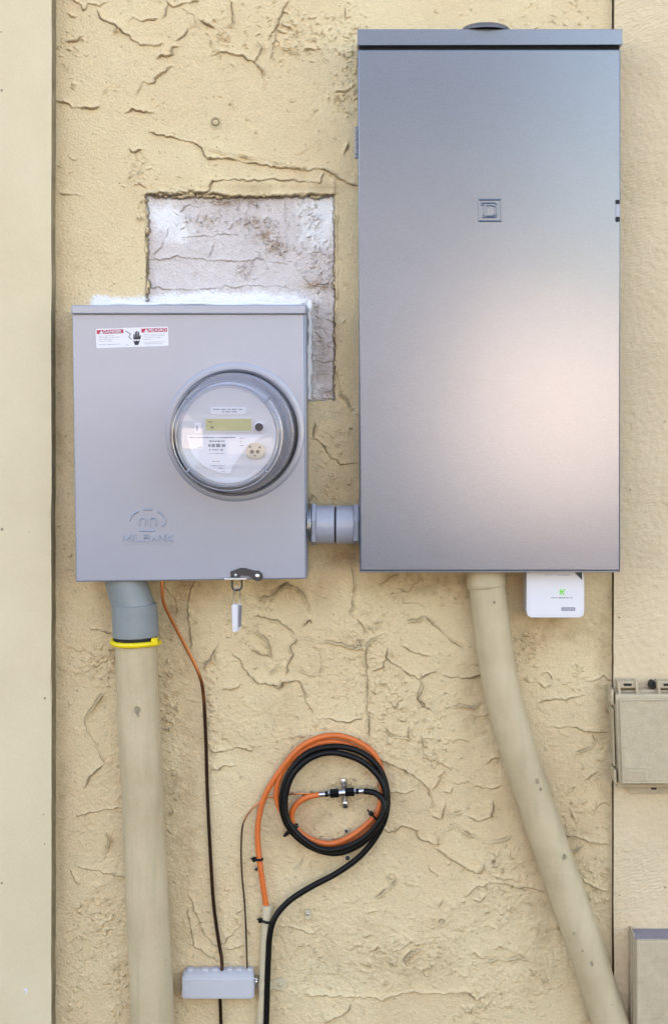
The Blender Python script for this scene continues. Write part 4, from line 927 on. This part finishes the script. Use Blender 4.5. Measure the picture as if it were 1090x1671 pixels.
# cable ties
def tie(label, px, py, d, ang, r, tail):
    o = thing('cable_tie', label, 'cable tie', 'black ties on the cables')
    c = P(px, py, d); ax_ = Vector((math.cos(R(ang)), 0, math.sin(R(ang)))); pr = Vector((-ax_.z, 0, ax_.x)); bm = bmesh.new()
    lp = [c + pr * (r * S * math.cos(a)) + Vector((0, -1, 0)) * (r * .75 * S * math.sin(a)) for a in [2 * math.pi * i / 20 for i in range(21)]]
    add_tube(bm, lp, L(2.1), 6); from_bm('strap', bm, M['black'], o, True)
    bm = bmesh.new(); h = c + pr * (r * S * 1.1) + Vector((0, -0.002, 0))
    add_tube(bm, [h - ax_ * L(3.5), h + ax_ * L(3.5)], L(3.3), 6); from_bm('tie_head', bm, M['black'], o, True)
    bm = bmesh.new(); add_tube(bm, [h, h + pr * L(tail) + Vector((0, -.001, L(1.5)))], L(1.4), 6); from_bm('tie_tail', bm, M['black'], o, True)
    return o
tie('black cable tie round the orange cable just above the slim conduit', 422, 1402, .014, 88, 6.5, 5)
tie('black cable tie holding the black cable to the slim conduit', 436, 1503, .016, 80, 10, 5)
tie('black cable tie on the lower left of the cable coil', 473, 1356, .018, -50, 12, 4)
tie('black cable tie on the lower right of the cable coil', 616, 1336, .020, 50, 13, 7)
def clip(label, px, py, r):
    o = thing('wall_clip', label, 'clip', 'small clips in the wall')
    prism('clip_base', rrect(px - r, py - r * .8, px + r, py + r * .8, r * .4, 3), 0.006, 0.0, M['cream_strap'], o, 0.0006)
    screw(px, py, r * .6, 0.006, M['black_steel'], o)
    return o
clip('small nail clip below the coax connector, inside the coil', 565, 1356, 4.5)
clip('small pale clip at the bottom of the coil, behind the black cable', 567, 1400, 6)
clip('small pale clip beside the orange cable above the slim conduit', 418, 1418, 4)

# ------------------------------------------------------------------ beige network box at the right edge
ub = thing('network_box', 'beige hinged plastic utility box cut off by the right edge', 'utility box')
UD = 0.058; XR = 1290
box('back_tray', [(1001, 1126), (XR, 1126), (XR + 4, 1286), (1006, 1286)], 0.034, 0.0112, M['beigebox'], ub, 0.002)
lid = box('lid', [(1004, 1133), (XR, 1133), (XR + 3, 1281), (1010, 1281)], UD - 0.006, 0.030, M['beigebox'], ub, 0.003)
bm = bmesh.new(); fpx = [(1004, 1133), (XR, 1133), (XR + 3, 1281), (1010, 1281)]
box('lid_panel', [(1010, 1142.5), (XR - 8, 1142.5), (XR - 5, 1277), (1016, 1277)], UD, UD - 0.008, M['beigebox'], lid, 0.0025)
for a, b in (((1011.5, 1142.5), (XR - 8, 1142.5)), ((1011, 1143), (1016.5, 1277)), ((1016, 1277), (XR - 5, 1277))):
    ridge('lid_rib', [a, b], UD, 1.5, M['beigebox'], lid, False, flat=0.9)
ridge('plate_frame', [(1021.5, 1253), (1052, 1253), (1052, 1273.5), (1021.5, 1273.5)], UD, 0.9, M['beigebox'], lid, True, flat=0.9)
text('plate_lettering', 'CTC', 1024, 1271, UD - 0.0003, 26, 13, M['beigebox'], lid, 0.0014)
# hinges
for x in (1007, 1072):
    h = bpy.data.objects.new('hinge', None); C.objects.link(h); h.parent = ub
    for xx in (x + 2, x + 31):
        box('hinge_arm', [(xx - 2, 1112), (xx + 2, 1112), (xx + 4, 1136), (xx, 1136)], 0.046, 0.02, M['beigebox'], h, 0.0008)
    box('hinge_bridge', [(x + 2, 1112), (x + 31, 1112), (x + 31, 1123), (x + 2, 1123)], 0.040, 0.022, M['beigebox'], h, 0.0012)
    box('hinge_slot', [(x + 10, 1115.5), (x + 23, 1115.5), (x + 23, 1119.5), (x + 10, 1119.5)], 0.0405, 0.036, M['gap'], h)
bm = bmesh.new(); prism_pts(bm, [(1059, 1122), (1061, 1115), (1065, 1112), (1070, 1114.5), (1074, 1117), (1073, 1123)], 0.03, 0.0112); from_bm('cable_entry', bm, M['gap'], ub)
box('side_rail', [(998, 1156), (1001, 1156), (1003.5, 1250), (1000.5, 1250)], 0.036, 0.0112, M['beigebox'], ub, 0.0008)
box('side_clasp', [(996, 1126), (1001, 1126), (1001, 1150), (996.5, 1150)], 0.046, 0.0112, M['beigebox'], ub, 0.0012)
box('side_clasp', [(1001, 1256), (1005, 1256), (1006, 1281), (1002, 1279)], 0.046, 0.0112, M['beigebox'], ub, 0.0012)
box('bottom_flange', [(1019, 1284), (XR, 1284), (XR, 1296), (1028, 1295)], 0.018, 0.0112, M['beigebox'], ub, 0.0008)
prism('flange_slot', rrect(1061.5, 1284.8, 1071, 1288.5, 1.7, 4), 0.0183, 0.015, M['gap'], ub)

# ------------------------------------------------------------------ lower beige box
lbx = thing('junction_box', 'beige box with dusty grey top in the lower right corner', 'utility box')
JD = 0.060
box('housing', [(1036.5, 1533), (1330, 1533), (1330, 1830), (1036.5, 1830)], JD - 0.008, 0.0112, M['beigebox'], lbx, 0.0012)
cv = box('cover', [(1039, 1535.5), (1330, 1535.5), (1330, 1826), (1039, 1826)], JD, JD - 0.012, M['beigebox'], lbx, 0.0014)
box('dust_cap', [(1036.2, 1531.6), (1331, 1531.6), (1331, 1534.4), (1036.2, 1534.4)], JD - 0.007, 0.0115, M['dustytop'], lbx, 0.0004)
for x in (1028.5, 1033): box('side_fin', [(x, 1524), (x + 2, 1524), (x + 2, 1826), (x, 1826)], 0.030 if x < 1030 else 0.045, 0.0112, M['beigebox'], lbx, 0.0005)
dashes('embossed_lettering', [(1066, 1086, 1655, 2.0), (1064, 1088, 1662, 2.0)], JD, M['beigebox'], lbx, seed=15, thick=0.0008)
